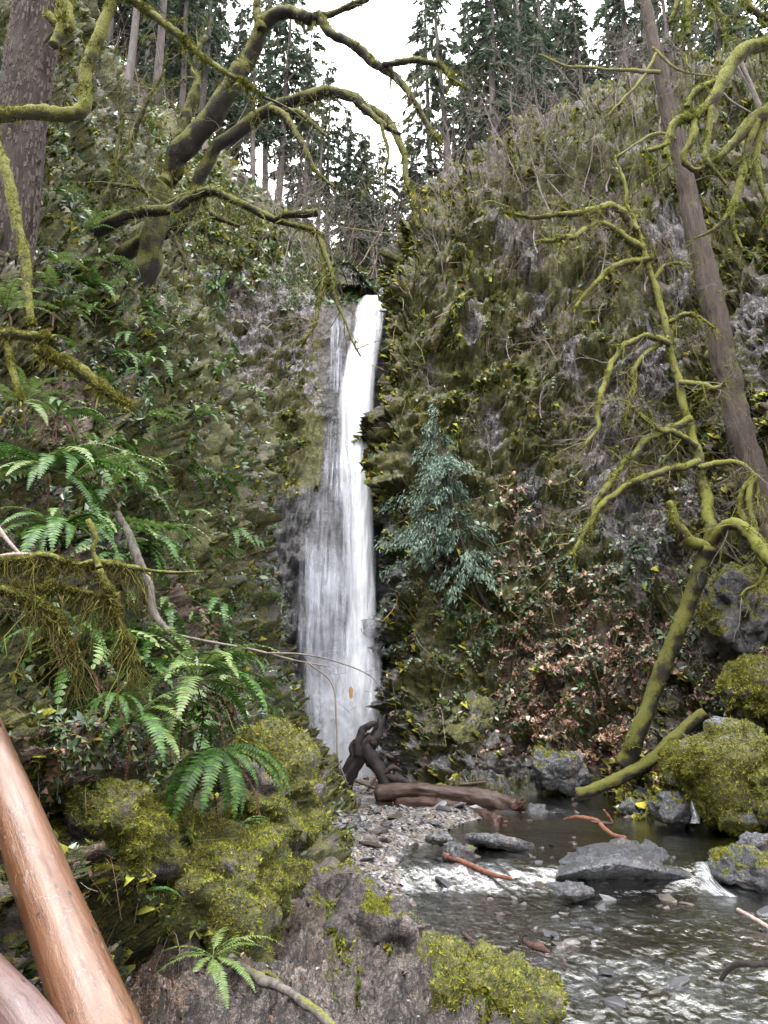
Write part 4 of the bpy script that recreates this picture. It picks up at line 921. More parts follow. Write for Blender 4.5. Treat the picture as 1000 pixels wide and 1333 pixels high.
# --- right side: mossy alder rising from the water's edge
t8 = thing('leaning_alder', 'slanting mossy trunk rising from the creek bank and splitting into mossy limbs', 'tree', P(815, 990, 22))
l8 = [limb(t8, 'trunk', 'mossy', [(812, 998), (828, 960), (860, 880), (885, 815), (906, 760), (922, 712)], (22.5, 21), [12, 11, 10, 10, 10, 11], 14, .14, 80, .03)]
for pts, Y, r in [
  ([(922, 715), (898, 700), (880, 680), (868, 655)], (21, 20.6), [8, 8, 7, 4]),
  ([(922, 715), (920, 660), (912, 610), (900, 560), (880, 480), (856, 385), (832, 305), (812, 245), (800, 200)], (21, 22.5), [8, 8, 7, 6, 5, 4, 3, 2, 1]),
  ([(925, 705), (950, 680), (978, 695), (1000, 722), (1040, 762), (1110, 850), (1150, 930)], (21, 17.5), [7, 8, 9, 10, 10, 11, 11]),
  ([(905, 580), (870, 560), (838, 545), (825, 530)], (21.3, 20.6), [4, 4, 3, 2]),
  ([(908, 600), (870, 610), (835, 622), (800, 640), (770, 678), (742, 722)], (21.2, 20), [5, 5, 5, 4, 4, 2]),
  ([(895, 545), (850, 570), (815, 600), (780, 655), (762, 700)], (21.4, 20.2), [5, 5, 4, 4, 2]),
  ([(872, 450), (830, 440), (798, 470), (782, 510), (776, 555), (756, 586)], (21.6, 20.6), [4, 4, 4, 4, 3, 2]),
  ([(838, 325), (810, 305), (780, 292), (742, 310), (698, 312)], (22, 21.2), [5, 5, 4, 4, 2]),
  ([(830, 300), (800, 268), (760, 276), (700, 282), (655, 276)], (22, 21.2), [5, 5, 4, 3, 1.5]),
  ([(845, 340), (805, 345), (770, 375), (745, 410)], (22, 21.4), [4, 4, 3, 1.5]),
  ([(850, 365), (868, 345), (900, 350)], (22, 21.8), [3, 3, 1.5]),
  ([(865, 420), (900, 410), (930, 425)], (21.8, 21.5), [3, 3, 1.5]),
  ([(885, 500), (930, 505), (945, 500)], (21.5, 21.2), [4, 4, 2]),
  ([(968, 690), (968, 640), (985, 620), (975, 650), (988, 710), (990, 750), (964, 778)], (20.8, 20.2), [5, 4, 4, 4, 4, 3, 2]),
  ([(912, 610), (935, 600), (975, 608), (985, 650)], (21.1, 20.6), [4, 4, 3, 3]),
  ([(870, 440), (835, 470), (820, 520), (815, 560)], (21.7, 21), [3, 3, 3, 2])]:
    l8.append(limb(t8, 'branch', 'mossy_full', pts, Y, r, 8, .2, len(l8)+81, .05))
tw = twigs(t8, l8[2:], 10, 1.15, .020, 2, .22, 'twig_moss', 4); twigs(t8, l8[2:], 8, 1.7, .014, 2, .05, 'twig', 4, .45)
limb_moss(t8, l8, 6500, .075, .3)
limb_moss(t8, [x for x in tw if x[1][0] > .008], 4000, .05, .3)

# --- near mossy branches at the upper right
G9 = [(.15, .18, .024), (.10, .13, .018), (.07, .09, .014), (.18, .2, .03)]
t9 = thing('mossy_branch', 'bright green mossy branch forking downward at the upper right edge', 'branch', P(1005, 55, 9))
l9 = []
for pts, Y, r in [
  ([(1500, 70), (1240, 44), (1080, 48), (1010, 55), (972, 62), (948, 92), (930, 128), (907, 148), (882, 156), (870, 182), (866, 204)], (9, 8.7), [13, 12, 10, 9, 9, 8, 8, 7, 6, 5, 3]),
  ([(935, 105), (905, 122), (892, 140)], 8.9, [5, 5, 4]), ([(925, 135), (922, 175), (920, 210), (945, 242)], 8.8, [5, 4, 4, 1.5]),
  ([(907, 150), (902, 180), (890, 205), (905, 220), (918, 218)], 8.8, [5, 5, 4, 4, 2]), ([(870, 185), (850, 195), (835, 200)], 8.7, [3, 3, 1]), ([(868, 195), (872, 215), (850, 230)], 8.7, [3, 2, 1])]:
    l9.append(limb(t9, 'branch', 'mossy_full', pts, Y, r, 9, .2, len(l9)+100, .015))
limb_moss(t9, l9, 3500, .024, .3, G9); tw = twigs(t9, l9, 5, .3, .006, 1, .3, 'twig_moss', 3); limb_moss(t9, tw, 900, .022, .4, G9)
t10 = thing('mossy_branch', 'mossy branch with several dangling arms at the right edge below the bright forking branch', 'branch', P(1005, 140, 9.5))
l10 = []
for pts, Y, r in [
  ([(1480, 60), (1230, 70), (1080, 100), (1010, 138), (982, 155), (955, 185), (935, 205), (912, 212)], (9.5, 9.2), [12, 11, 10, 9, 8, 6, 4, 2]),
  ([(985, 155), (972, 200), (960, 250), (953, 285), (965, 325)], 9.3, [5, 5, 5, 4, 1.5]), ([(955, 270), (935, 295), (905, 310)], 9.3, [4, 3, 1]),
  ([(1000, 145), (985, 195), (988, 235), (1003, 275)], 9.4, [6, 5, 4, 2]), ([(948, 192), (940, 205), (938, 222)], 9.3, [4, 4, 2]), ([(1010, 130), (1003, 100), (1010, 60)], 9.5, [4, 3, 2])]:
    l10.append(limb(t10, 'branch', 'mossy_full', pts, Y, r, 9, .2, len(l10)+110, .015))
limb_moss(t10, l10, 3500, .025, .3, G9); tw = twigs(t10, l10, 6, .4, .007, 1, .3, 'twig_moss', 3); limb_moss(t10, tw, 900, .022, .4, G9)
t11 = thing('mossy_branch', 'hanging moss covered branches in the top right corner', 'branch', P(930, -20, 9))
l11 = []
for pts, r in [([(1400, -140), (1200, -90), (1060, -60), (1000, -30), (930, -30), (890, -10), (870, 30)], [11, 10, 8, 8, 7, 5, 2]), ([(897, -25), (896, 10), (895, 50)], [5, 5, 3]), ([(960, -30), (975, 5), (1000, 30)], [6, 5, 3]), ([(925, -30), (928, 0), (940, 25), (945, 60)], [5, 4, 3, 1])]:
    l11.append(limb(t11, 'branch', 'mossy_full', pts, 9, r, 8, .2, len(l11)+120, .015))
tw = twigs(t11, l11, 12, .5, .008, 1, .6, 'twig_moss', 4); limb_moss(t11, l11, 1300, .036, .9, G9); limb_moss(t11, tw, 1500, .026, .8, G9)
t = thing('broken_snag', 'slender grey broken stems leaning behind the mossy branches at the upper right', 'tree', P(990, 130, 12))
for pts, r in [([(1010, 210), (985, 130), (972, 95), (960, 60)], [5, 5, 4, 1]), ([(1000, 160), (960, 80), (930, 10), (915, -40)], [2.5, 2, 2, 1]), ([(980, 150), (940, 115), (920, 80)], [2, 2, 1])]:
    limb(t, 'stem', 'root', pts, 12, [x*.65 for x in r], 7, .1, 5, .02)

# ------------------------------------------------------------------ logs, snag, sticks
def log(name, label, cat, parts, group=None):
    root = thing(name, label, cat, P(*parts[0][1][len(parts[0][1])//2], float(np.mean(parts[0][2]))), group)
    for nm, pts, Y, r, mat, k, rough in parts: limb(root, nm, mat, pts, Y, r, k if k < 12 else k+12, rough, len(label), .0, None, {'wet_log': .12, 'snag': .18, 'red_log': .2}.get(mat, 0.0), 3.0)
    return root
peel = log('peeled_log', 'thick smooth orange brown peeled log slanting across the bottom left corner', 'log',
    [('trunk', [(-90, 790), (-26, 950), (36, 1100), (128, 1333), (192, 1490)], [5.2, 4.5, 3.95, 3.3, 2.9], [22, 27, 33, 46, 56], 'peel', 40, .015)])
for px, py, Y, s_ in [(8, 1012, 4.20, .018), (62, 1178, 3.66, .015), (98, 1268, 3.40, .014), (44, 1120, 3.82, .012)]:
    q_ = P(px, py, Y); V, Q, T = tube(np.array([q_+np.array([0, .05, 0]), q_, q_+np.array([.004, -.012, .008])]), [s_*1.5, s_, s_*.5], 9, .2)
    obj('knot', mesh('knot', V-np.array(peel.location), Q, T), M['snag'], peel)
root = log('root_snag', 'dark jagged upright root snag standing before the foot of the waterfall', 'snag',
    [('trunk', [(438, 1046), (450, 1015), (463, 990), (476, 972), (486, 960)], (25.6, 25.4), [9, 10, 11, 12, 10], 'snag', 14, .28),
     ('prong', [(466, 985), (468, 966), (472, 952), (480, 945), (491, 940)], 25.3, [6, 6, 5, 4, 2], 'snag', 9, .3), ('prong', [(484, 968), (494, 954), (501, 930)], 25.4, [8, 5, .8], 'snag', 9, .3), ('prong', [(480, 964), (489, 948), (493, 933)], 25.5, [5, 3, .6], 'snag', 7, .3),
     ('prong', [(462, 990), (457, 974), (461, 962)], 25.4, [4, 3, .6], 'snag', 7, .3), ('leg', [(476, 970), (487, 992), (498, 1014), (505, 1032)], (25.4, 25.1), [10, 8, 7, 5], 'snag', 10, .28), ('leg', [(494, 1004), (512, 1012), (535, 1021), (556, 1020)], (25.3, 25.0), [6, 5, 3, .8], 'snag', 9, .3), ('root', [(498, 1008), (511, 999), (524, 1004)], 25.2, [4, 3, .8], 'snag', 8, .3), ('root', [(450, 1012), (440, 1004), (434, 1008)], 25.5, [4, 3, .8], 'snag', 8, .3)])
def torn(px, py, Y, n, L, r, mat, spread):
    out = []
    for q in range(n):
        an = spread[0]+(spread[1]-spread[0])*(q+random.random()*.7)/n; ln = L*random.uniform(.5, 1.2)
        x1, y1 = px+ln*math.cos(an), py+ln*math.sin(an)*.8
        out.append(('splinter', [(px-5*math.cos(an), py-4*math.sin(an)), ((px+x1)/2+random.gauss(0, 1), (py+y1)/2+random.gauss(0, 1)), (x1, y1)], (Y, Y+random.uniform(-.3, .2)), [r, r*.7, r*.12], mat, 7, .3))
    return out
log('fallen_log', 'longer dark red log lying behind on the gravel with a frayed red end', 'log',
    [('trunk', [(492, 1032), (540, 1030), (590, 1034), (640, 1042), (674, 1050)], (24.6, 22.6), [11, 10, 10, 11, 10], 'wet_log', 16, .14)]+torn(672, 1050, 22.5, 9, 15, 4.5, 'red_log', (-1.1, 1.0)))
log('fallen_log', 'shorter brown log in front of the red log with a ragged root end', 'log',
    [('trunk', [(518, 1046), (560, 1047), (605, 1056), (636, 1067), (650, 1074)], [23.7, 23.0, 22.2, 21.0, 20.4], [6, 8, 8, 9, 10], 'wet_log', 16, .14)]+torn(648, 1074, 20.4, 11, 19, 4.2, 'red_log', (-1.3, 2.3)))
log('thin_pole', 'thin straight pole lying behind the two logs', 'stick', [('stem', [(555, 1024), (590, 1022), (634, 1018)], (25.6, 25.2), [2.2, 2, 1.6], 'wet_log', 7, .1)])
log('pale_stick', 'broken pale sticks between the root snag legs and the log', 'stick', [('stem', [(462, 1016), (478, 1022), (498, 1029)], 25, [2.5, 2.5, 2], 'wet_log', 7, .1), ('stem', [(478, 1030), (486, 1018), (490, 1012)], 25, [2, 2, 1], 'red_log', 7, .1)])
log('orange_stick', 'bright orange stick lying on the gravel at the water edge', 'stick', [('stem', [(579, 1113), (610, 1125), (640, 1138), (666, 1144)], (15.9, 14.5), [3.6, 3.4, 3, 2.4], 'orange', 8, .12)])
log('broken_branch', 'reddish orange forked branch lying in the pool behind the flat boulder', 'branch', [('branch', [(735, 1067), (752, 1064), (775, 1068), (786, 1078), (800, 1088), (814, 1091)], (20, 17.8), [2, 2.6, 3.2, 3, 2.8, 3.2], 'orange', 9, .2), ('branch', [(783, 1076), (796, 1070), (786, 1054)], (19, 18.8), [2.8, 2.4, 1.2], 'orange', 8, .2), ('branch', [(770, 1070), (785, 1072), (798, 1072)], 18.9, [2, 2.6, 2], 'wet_log', 8, .2)])
log('fallen_tree', 'thin mossy fallen trunk slanting from the right wall down to the creek', 'log', [('trunk', [(752, 1034), (775, 1027), (810, 1012), (845, 992), (885, 955), (918, 928)], (22.6, 21.8), [7, 8, 8, 8, 8, 8], 'mossy', 12, .16), ('broken_end', [(750, 1035), (757, 1033), (764, 1031)], 22.55, [2, 5.5, 6], 'red_log', 9, .5)]+torn(756, 1033, 22.5, 5, 9, 2.6, 'red_log', (2.4, 3.9)))
log('pale_stick', 'pale straight stick poking in from the right edge over the riffle', 'stick', [('stem', [(960, 1184), (985, 1198), (1010, 1214)], (12.6, 12), [2.5, 3, 3.4], 'pale', 7, .1)])
log('dark_stick', 'dark crooked branch in the water at the lower right edge', 'branch', [('branch', [(938, 1276), (950, 1262), (965, 1255), (985, 1256), (1020, 1250)], (10.2, 9.8), [2.5, 3.5, 4, 4, 4], 'snag', 8, .2), ('branch', [(985, 1256), (1000, 1246), (1012, 1240)], 9.9, [2, 2, 1.5], 'snag', 7, .2)])
log('dark_stick', 'thin dark red stick in the shallows beside the ledge', 'stick', [('stem', [(603, 1216), (625, 1232), (650, 1246), (678, 1252)], (11.8, 11), [2.6, 3, 3, 2], 'wet_log', 8, .2)])
log('wood_chunk', 'small reddish broken chunk of wood lying in the riffle', 'wood', [('chunk', [(674, 1222), (688, 1228), (702, 1232), (716, 1240)], (11.4, 11.2), [2, 4, 4, 1.5], 'red_log', 9, .5), ('splinter', [(676, 1230), (680, 1218), (686, 1216)], 11.3, [3, 3, 2], 'snag', 6, .4)])
log('small_stick', 'short orange twig in the shallows at the foot of the bank', 'stick', [('stem', [(650, 1240), (662, 1246), (676, 1252)], 11.2, [1.8, 1.8, 1.2], 'orange', 6, .1)])
log('driftwood_root', 'dark twisting root crossing the ledge at the bottom middle', 'root', [('root', [(300, 1248), (335, 1272), (365, 1285), (395, 1305), (430, 1335), (450, 1370)], (5.4, 4.6), [6, 7, 6, 6, 7, 7], 'root', 9, .25), ('root', [(335, 1272), (350, 1268), (378, 1292)], 5.3, [4, 4, 2], 'mossy', 7, .25)])
log('driftwood_root', 'grey root lying under the bright mossy outcrop', 'root', [('root', [(145, 1212), (175, 1212), (205, 1222), (240, 1226), (262, 1218)], (5.4, 5.6), [6, 8, 7, 6, 4], 'root', 9, .2)])
log('peeled_log', 'pinkish peeled log end in the very bottom left corner partly under moss', 'log', [('trunk', [(-70, 1210), (-20, 1270), (30, 1330), (90, 1420)], (3.6, 3.0), [24, 28, 34, 40], 'pink', 26, .03)])

# ------------------------------------------------------------------ conifers above the rims
def spray_piece(L=1.0, w=.30):
    return np.array([(0, 0, 0), (.35*L, w*.55, -.04), (L, 0, -.16*L), (.35*L, -w*.55, -.04)]), np.array([(0, 1, 2), (0, 2, 3)])
def conifer_mesh(seed, H=18, start=.22, n=74, Lmax=3.0, cols=((.035, .06, .038), (.05, .085, .05), (.025, .045, .03), (.07, .10, .06)), droop=.35, dens=1.0, top_taper=.85):
    g = np.random.default_rng(seed); A = Acc(); B = Acc()
    z = np.linspace(-.6, H, 14); sw = np.cumsum(g.normal(0, .03, (14, 2)), 0)
    tp = np.stack([sw[:, 0], sw[:, 1], z], 1); B.add(*tube(tp, np.linspace(.012*H+.03, .02, 14), 8, .06))
    tV, tF = spray_piece()
    pos = []; dr = []; sc = []
    for i in range(n):
        t = start+(1-start)*((i+g.random())/n); h = t*H
        a = g.uniform(0, 2*math.pi)
        L = (Lmax*(1-t)**top_taper+.35)*g.uniform(.5, 1.15)
        if t < start+.12: L *= g.uniform(.4, .9)
        k = 6; s = np.linspace(0, 1, k); base = np.array([np.interp(h, z, sw[:, 0]), np.interp(h, z, sw[:, 1]), h])
        d = np.array([math.cos(a), math.sin(a), 0])
        bp = base+d*(s*L)[:, None]+np.array([0, 0, 1])*(.22*s*L-droop*L*s*s*1.5)[:, None]
        B.add(*tube(bp, np.linspace(.018+.006*L, .006, k), 3, 0, False))
        m = int((9+L*19)*dens); u = g.uniform(.15, 1, m); q = np.stack([np.interp(u, s, bp[:, c]) for c in range(3)], 1)
        sd = np.where(g.random(m) < .5, 1, -1); pr = np.array([-d[1], d[0], 0])
        dd = norm(d*g.uniform(.2, 1.1, (m, 1))+pr*(sd*g.uniform(.3, 1.0, m))[:, None]+np.array([0, 0, -1])*g.uniform(.0, .75, (m, 1)))
        pos.append(q); dr.append(dd); sc.append(g.uniform(.28, .75, m)*(.65+.35*min(L, 2.2)/2.2))
    for i in range(26):   # dead lower twigs
        h = H*g.uniform(.05, start+.2); a = g.uniform(0, 6.28); L = g.uniform(.4, 1.6)
        b0 = np.array([np.interp(h, z, sw[:, 0]), np.interp(h, z, sw[:, 1]), h]); d = np.array([math.cos(a), math.sin(a), g.uniform(-.4, .2)])
        B.add(*tube(b0+d*np.linspace(0, L, 4)[:, None]+g.normal(0, .03, (4, 3)), np.linspace(.02, .006, 4), 3, 0, False))
    pos = np.concatenate(pos); dr = np.concatenate(dr); sc = np.concatenate(sc); N = len(pos)
    x = dr; zz = norm(np.array([0, 0, 1.0])+g.normal(0, .45, (N, 3))); y = norm(np.cross(zz, x)); zz = np.cross(x, y)
    c = np.array(cols)[g.integers(0, len(cols), N)]*(1+g.normal(0, .22, (N, 1)))
    _place(tV, tF, pos, x, y, zz, sc, np.clip(c, .01, .5), A)
    return B.mesh('trunk'), A.mesh('crown')
HAZE_PALE = ((.065, .095, .062), (.09, .125, .082), (.045, .07, .048), (.12, .15, .105), (.10, .09, .065))  # needle greens paled and greyed: distance haze put into the colour
TALL = 1.6
LO = {'conifers on the upper left slope': (30, 300, 64), 'conifers left of the sky gap': (328, 462, 60), 'small conifers above the waterfall': (455, 548, 60), 'conifers above the right wall': (550, 1030, 57)}
CON = [conifer_mesh(100, 20, .20, 110, 3.0, HAZE_PALE), conifer_mesh(101, 24, .26, 105, 3.2, HAZE_PALE, .45), conifer_mesh(102, 16, .10, 105, 2.6, HAZE_PALE, .3), conifer_mesh(103, 26, .34, 90, 3.3, HAZE_PALE, .5, .8), conifer_mesh(104, 18, .25, 60, 2.8, HAZE_PALE, .5, .7)]
for a, b in CON: a.materials.append(M['far_bark']); b.materials.append(M['needle'])
def tree_at(px, Y, v, s, label, group, row=250, zoff=0):
    x = float(P(px, row, Y)[0]); z = float(hill_z(np.array(x), np.array(float(Y)))) if Y > 36.5 else zoff
    side = ['left end', 'left part', 'middle', 'right part', 'right end'][int(np.clip((px-LO[group][0])/(LO[group][1]-LO[group][0])*5, 0, 4.99))]
    dist = 'nearer' if Y < LO[group][2] else 'farther'
    label = f"{dist} {['bushy', 'long trunked', 'narrow spire like', 'bare trunked', 'thin crowned'][v]} {label} {side}"
    r = thing('conifer_tree', label, 'tree', (x, Y, z-.3), group, (random.gauss(0, .02), random.gauss(0, .02), random.uniform(0, 6.28)))
    s *= TALL; r.scale = (s*.85, s*.85, s*random.uniform(.95, 1.1))
    obj('trunk', CON[v][0], None, r); obj('crown', CON[v][1], None, r)
for px, Y, v, s in [(118, 50, 1, .9), (150, 44, 3, .75), (178, 58, 1, .9), (192, 47, 3, .8), (228, 52, 0, .8), (255, 60, 1, .85), (205, 70, 0, 1.0), (90, 62, 0, 1.0), (140, 72, 0, 1.1), (280, 66, 4, .8), (60, 54, 1, .9), (30, 60, 0, 1.0), (300, 74, 0, .7), (240, 82, 0, .9), (170, 90, 0, 1.1), (100, 84, 0, 1.2), (130, 66, 2, 1.0), (185, 74, 2, 1.1), (215, 60, 2, .9), (245, 72, 2, 1.0), (268, 80, 0, 1.0), (290, 58, 2, .7), (160, 62, 2, .9), (110, 70, 2, 1.0), (225, 92, 0, 1.2), (70, 76, 0, 1.1), (305, 64, 2, .7), (200, 52, 2, .7)]:
    tree_at(px, Y, v, s, 'conifer in the wood on the upper left slope,', 'conifers on the upper left slope')
for px, Y, v, s in [(362, 52, 0, .84), (398, 58, 2, .95), (428, 64, 0, .74), (345, 60, 1, .78), (386, 70, 4, .9), (415, 48, 4, .52), (448, 70, 2, .72), (328, 50, 4, .66), (462, 84, 2, .8)]:
    tree_at(px, Y, v, s, 'conifer against the white sky left of the gap,', 'conifers left of the sky gap')
for px, Y, v, s in [(490, 62, 2, .72), (514, 70, 2, .85), (474, 56, 2, .62), (538, 66, 2, .9), (503, 86, 0, .9), (526, 56, 2, .55), (455, 52, 2, .6), (484, 76, 0, .8), (548, 58, 2, .7), (518, 50, 2, .36), (496, 48, 2, .34), (466, 66, 2, .8)]:
    tree_at(px, Y, v, s, 'small conifer in the notch above the waterfall,', 'small conifers above the waterfall')
for px, Y, v, s in [(560, 52, 1, .75), (588, 48, 3, .72), (612, 56, 0, .84), (640, 46, 1, .82), (655, 47, 3, .8), (668, 54, 1, .9), (690, 50, 3, .8), (718, 58, 3, .9), (735, 66, 1, .9), (702, 68, 3, 1.0), (760, 54, 0, .85), (585, 66, 4, .9), (625, 70, 0, .9), (790, 60, 0, .9), (820, 52, 1, .85), (850, 58, 0, .9), (880, 50, 0, .85), (912, 58, 1, .95), (945, 52, 0, .9), (980, 58, 0, .95), (665, 80, 0, 1.1), (770, 78, 0, 1.1), (870, 76, 0, 1.1), (960, 72, 0, 1.1), (1030, 56, 0, .9), (550, 62, 2, .62), (600, 66, 2, .9), (645, 60, 2, 1.0), (680, 64, 2, 1.1), (725, 74, 0, 1.1), (750, 62, 2, 1.0), (805, 68, 2, 1.1), (840, 64, 2, 1.0)]:
    tree_at(px, Y, v, s, 'conifer in the wood above the right wall,', 'conifers above the right wall', 150)

# bare deciduous saplings and brush
def bare_mesh(seed, H, lev=3, kids=5, wob=.3, r=.045, name='branches'):
    g = random.Random(seed); tw = []
    grow((0, 0, 0), (g.gauss(0, .15), g.gauss(0, .15), 1), H, r, lev, tw, -.12, wob, kids, 8, .55, .009, g)
    A = Acc()
    for p, rad in tw: A.add(*tube(p, rad, 3 if rad[0] < .014 else 5, 0, False))
    return A.mesh(name)
BARE_T = [bare_mesh(1, 4.5), bare_mesh(2, 6.0), bare_mesh(3, 3.2, 3, 6, .45), bare_mesh(4, 5.0, 3, 6)]
for m_ in BARE_T: m_.materials.append(M['twig'])
def bare_at(p, v, s, label, group, lean=(0, 0)):
    r = thing('bare_sapling', label, 'sapling', p, group, (lean[0]+random.gauss(0, .1), lean[1]+random.gauss(0, .1), random.uniform(0, 6.28))); r.scale = (s,)*3
    obj('branches', BARE_T[v], None, r)
for px, py, Y in [(345, 330, 36), (370, 350, 37), (395, 372, 37.5), (420, 380, 38), (445, 385, 38), (360, 320, 40), (385, 345, 41), (410, 362, 42), (438, 375, 42), (320, 310, 38), (470, 388, 42), (488, 390, 41), (505, 388, 41), (455, 384, 40), (475, 386, 39), (498, 386, 43), (515, 380, 42), (380, 352, 38), (405, 378, 38.5), (430, 372, 44), (460, 380, 46), (480, 384, 48), (350, 322, 44), (330, 300, 42)]:
    bare_at(P(px, py, Y), random.randrange(4), random.uniform(.7, 1.15), f"grey leafless sapling {'on the slope well left of' if px < 380 else 'on the slope just left of' if px < 450 else 'right behind'} the waterfall lip, {'near row' if Y < 39 else 'back row'}", 'bare saplings left of the waterfall lip')
for px, py, Y in [(545, 350, 35.6), (575, 300, 35.8), (610, 262, 36), (645, 235, 36), (680, 212, 36), (715, 200, 36), (745, 190, 35.6), (775, 185, 35.2), (805, 175, 34.6), (735, 260, 34), (690, 270, 34.4), (650, 300, 34.2), (830, 165, 34), (790, 250, 33.4), (600, 330, 34.2), (860, 175, 33), (770, 300, 33.2), (720, 180, 38), (660, 200, 38), (900, 165, 32.5), (940, 190, 31), (700, 330, 32.6), (780, 380, 31.4), (810, 300, 32), (840, 380, 30.8), (760, 250, 33), (720, 290, 33), (680, 250, 34), (620, 300, 34), (580, 380, 32.8), (900, 260, 31)]:
    bare_at(P(px, py, Y), random.randrange(4), random.uniform(.8, 1.25), f"leafless sapling on the right wall's {'brow' if py < 225 else 'upper face'}, {'near the waterfall lip' if px < 640 else 'in the middle' if px < 760 else 'beside the leaning cedar'}", 'bare saplings on the right brow', (.25, -.1))
for px, py, Y, s in [(705, 545, 30.5, .7), (640, 610, 30.5, .6), (590, 640, 30, .6), (745, 610, 29.5, .6), (665, 470, 31, .6), (725, 470, 31, .6), (560, 520, 31.4, .5), (780, 420, 31, .6), (890, 940, 24.5, .5), (905, 900, 24.5, .5)]:
    bare_at(P(px, py, Y), 2, s, 'small leafless bush clinging to the face of the right wall', 'leafless bushes on the right wall', (.5, 0))

# ------------------------------------------------------------------ drooping young cedar on the right wall
r = thing('young_cedar', 'teal green drooping young cedar growing from the right wall beside the waterfall', 'tree', P(612, 760, 29.6))
tp = P(np.array([640, 618, 600, 585, 575, 568]), np.array([800, 760, 700, 640, 590, 545]), np.array([29.8, 29.2, 28.8, 28.7, 28.8, 28.9]))
V_, Q_, T_ = tube(crspline(tp, 24), np.linspace(.09, .02, 24), 7, .1); obj('trunk', mesh('trunk', V_-np.array(r.location), Q_, T_), M['cedar'], r)
A = Acc(); B = Acc(); tV, tF = spray_piece(1.0, .24)
g = np.random.default_rng(5)
tgt = [(570, 548, .5), (560, 575, .7), (585, 585, .6), (545, 600, .9), (590, 620, .9), (548, 640, 1.0), (560, 660, 1.0), (530, 660, 1.0), (575, 690, 1.1), (600, 655, .9), (520, 690, 1.1), (508, 665, .8), (545, 720, 1.2), (590, 715, 1.2), (525, 740, 1), (560, 745, 1.1), (620, 690, 1.0), (610, 640, .8), (600, 740, 1), (580, 770, .9), (625, 735, .9), (515, 720, .9), (540, 690, 1.1), (575, 620, .9), (640, 760, .7), (605, 600, .6), (500, 700, .7), (555, 620, .9)]
tr_ = crspline(tp, 60)
for px, py, w in tgt:
    for rep in range(2):
        e = P(px+g.normal(0, 10), py+g.normal(0, 10), 28.4+g.normal(0, .6)); b0 = tr_[np.argmin(np.linalg.norm(tr_-(e+np.array([0, 0, .5])), axis=1))]
        s = np.linspace(0, 1, 8)[:, None]; bp = b0*(1-s)+e*s+np.array([0, 0, .5])*(s*(1-s)*2)
        B.add(*tube(bp, np.linspace(.02, .006, 8), 4, 0, False))
        m = int(150*w); u = g.uniform(.2, 1.08, m); q = np.stack([np.interp(u, s[:, 0], bp[:, c]) for c in range(3)], 1)+g.normal(0, .10, (m, 3))
        d = norm(e-b0); pr = norm(np.cross(d, [0, 0, 1.0]))
        dd = norm(d*g.uniform(.2, 1, (m, 1))+pr*g.normal(0, .7, (m, 1))+np.array([0, 0, -1])*g.uniform(.1, .9, (m, 1)))
        zz = norm(np.array([0, -.4, 1.0])+g.normal(0, .35, (m, 3))); y = norm(np.cross(zz, dd)); zz = np.cross(dd, y)
        c = np.clip(np.array([(.085, .14, .10), (.12, .18, .135), (.05, .085, .06), (.16, .215, .17)])[g.integers(0, 4, m)]*(1+g.normal(0, .2, (m, 1))), .01, .5)
        _place(tV, tF, q, dd, y, zz, g.uniform(.09, .26, m), c, A)
obj('branches', B.mesh('branches', True, r.location), M['cedar'], r)
obj('crown', A.mesh('crown', True, r.location), M['needle'], r)

# ------------------------------------------------------------------ sword ferns
def frond_mesh(seed, arch, cols, n=26, w=.115):
    """one arching frond of length 1 along +X, narrow leaflets both sides"""
    g = np.random.default_rng(seed); A = Acc()
    s = np.linspace(0, 1, 40); ang = arch[0]+(arch[1]-arch[0])*s**1.1
    x = np.concatenate([[0], np.cumsum(np.cos(ang[1:])*np.diff(s))]); z = np.concatenate([[0], np.cumsum(np.sin(ang[1:])*np.diff(s))])
    side = .06*np.sin(s*2.2)*g.choice([-1, 1])
    c = np.stack([x, side*s, z], 1)
    A.add(*tube(c[::4], np.linspace(.008, .002, 10), 3, 0, False), np.array(cols[0])*.9+np.array([.02, .01, 0]))
    for i in range(n):
        t = .14+.86*(i/(n-1)); p = np.array([np.interp(t, s, c[:, k]) for k in range(3)]); a = np.interp(t, s, ang)
        tan = np.array([math.cos(a), 0, math.sin(a)]); upv = np.array([-math.sin(a), 0, math.cos(a)])
        L = w*min(1, (t-.08)*5.5)*(1-t**2.6*.9)*g.uniform(.9, 1.08)+.006; hw = .5*.86/(n-1)*.86
        for sd in (-1, 1):
            out = np.array([0, sd, 0])*.93+tan*.28+upv*(-.18+.10*g.normal()); out = out/np.linalg.norm(out)
            V = [p+tan*(-hw), p+out*L*.5+tan*(-hw*.9)+upv*.007, p+out*L, p+out*L*.5+tan*hw*.9+upv*.004, p+tan*hw]
            cc = np.array(cols[g.integers(0, len(cols))])*g.uniform(.8, 1.2)
            A.add(np.array(V), None, [(0, 1, 3), (1, 2, 3), (0, 3, 4)] if sd > 0 else [(0, 3, 1), (1, 3, 2), (0, 4, 3)], cc)
    return A.mesh('frond')
FC = ((.04, .105, .014), (.06, .14, .02), (.025, .07, .012)); FP = ((.11, .18, .045), (.15, .22, .075), (.07, .14, .028), (.13, .15, .05))
BR = ((.085, .036, .02), (.055, .024, .015), (.12, .06, .032), (.03, .016, .01))
FRON = [frond_mesh(k, a, c) for k, (a, c) in enumerate([((.9, -.9), FC), ((.6, -1.1), FC), ((1.1, -.5), FP), ((.3, -1.3), FC), ((.75, -.75), FP), ((.2, -.9), FP)])]
FRON_S = [frond_mesh(k+20, a, c, 13, .13) for k, (a, c) in enumerate([((.9, -.9), FP), ((.5, -1.1), FC), ((1.0, -.6), FP), ((.2, -1.3), FC)])]
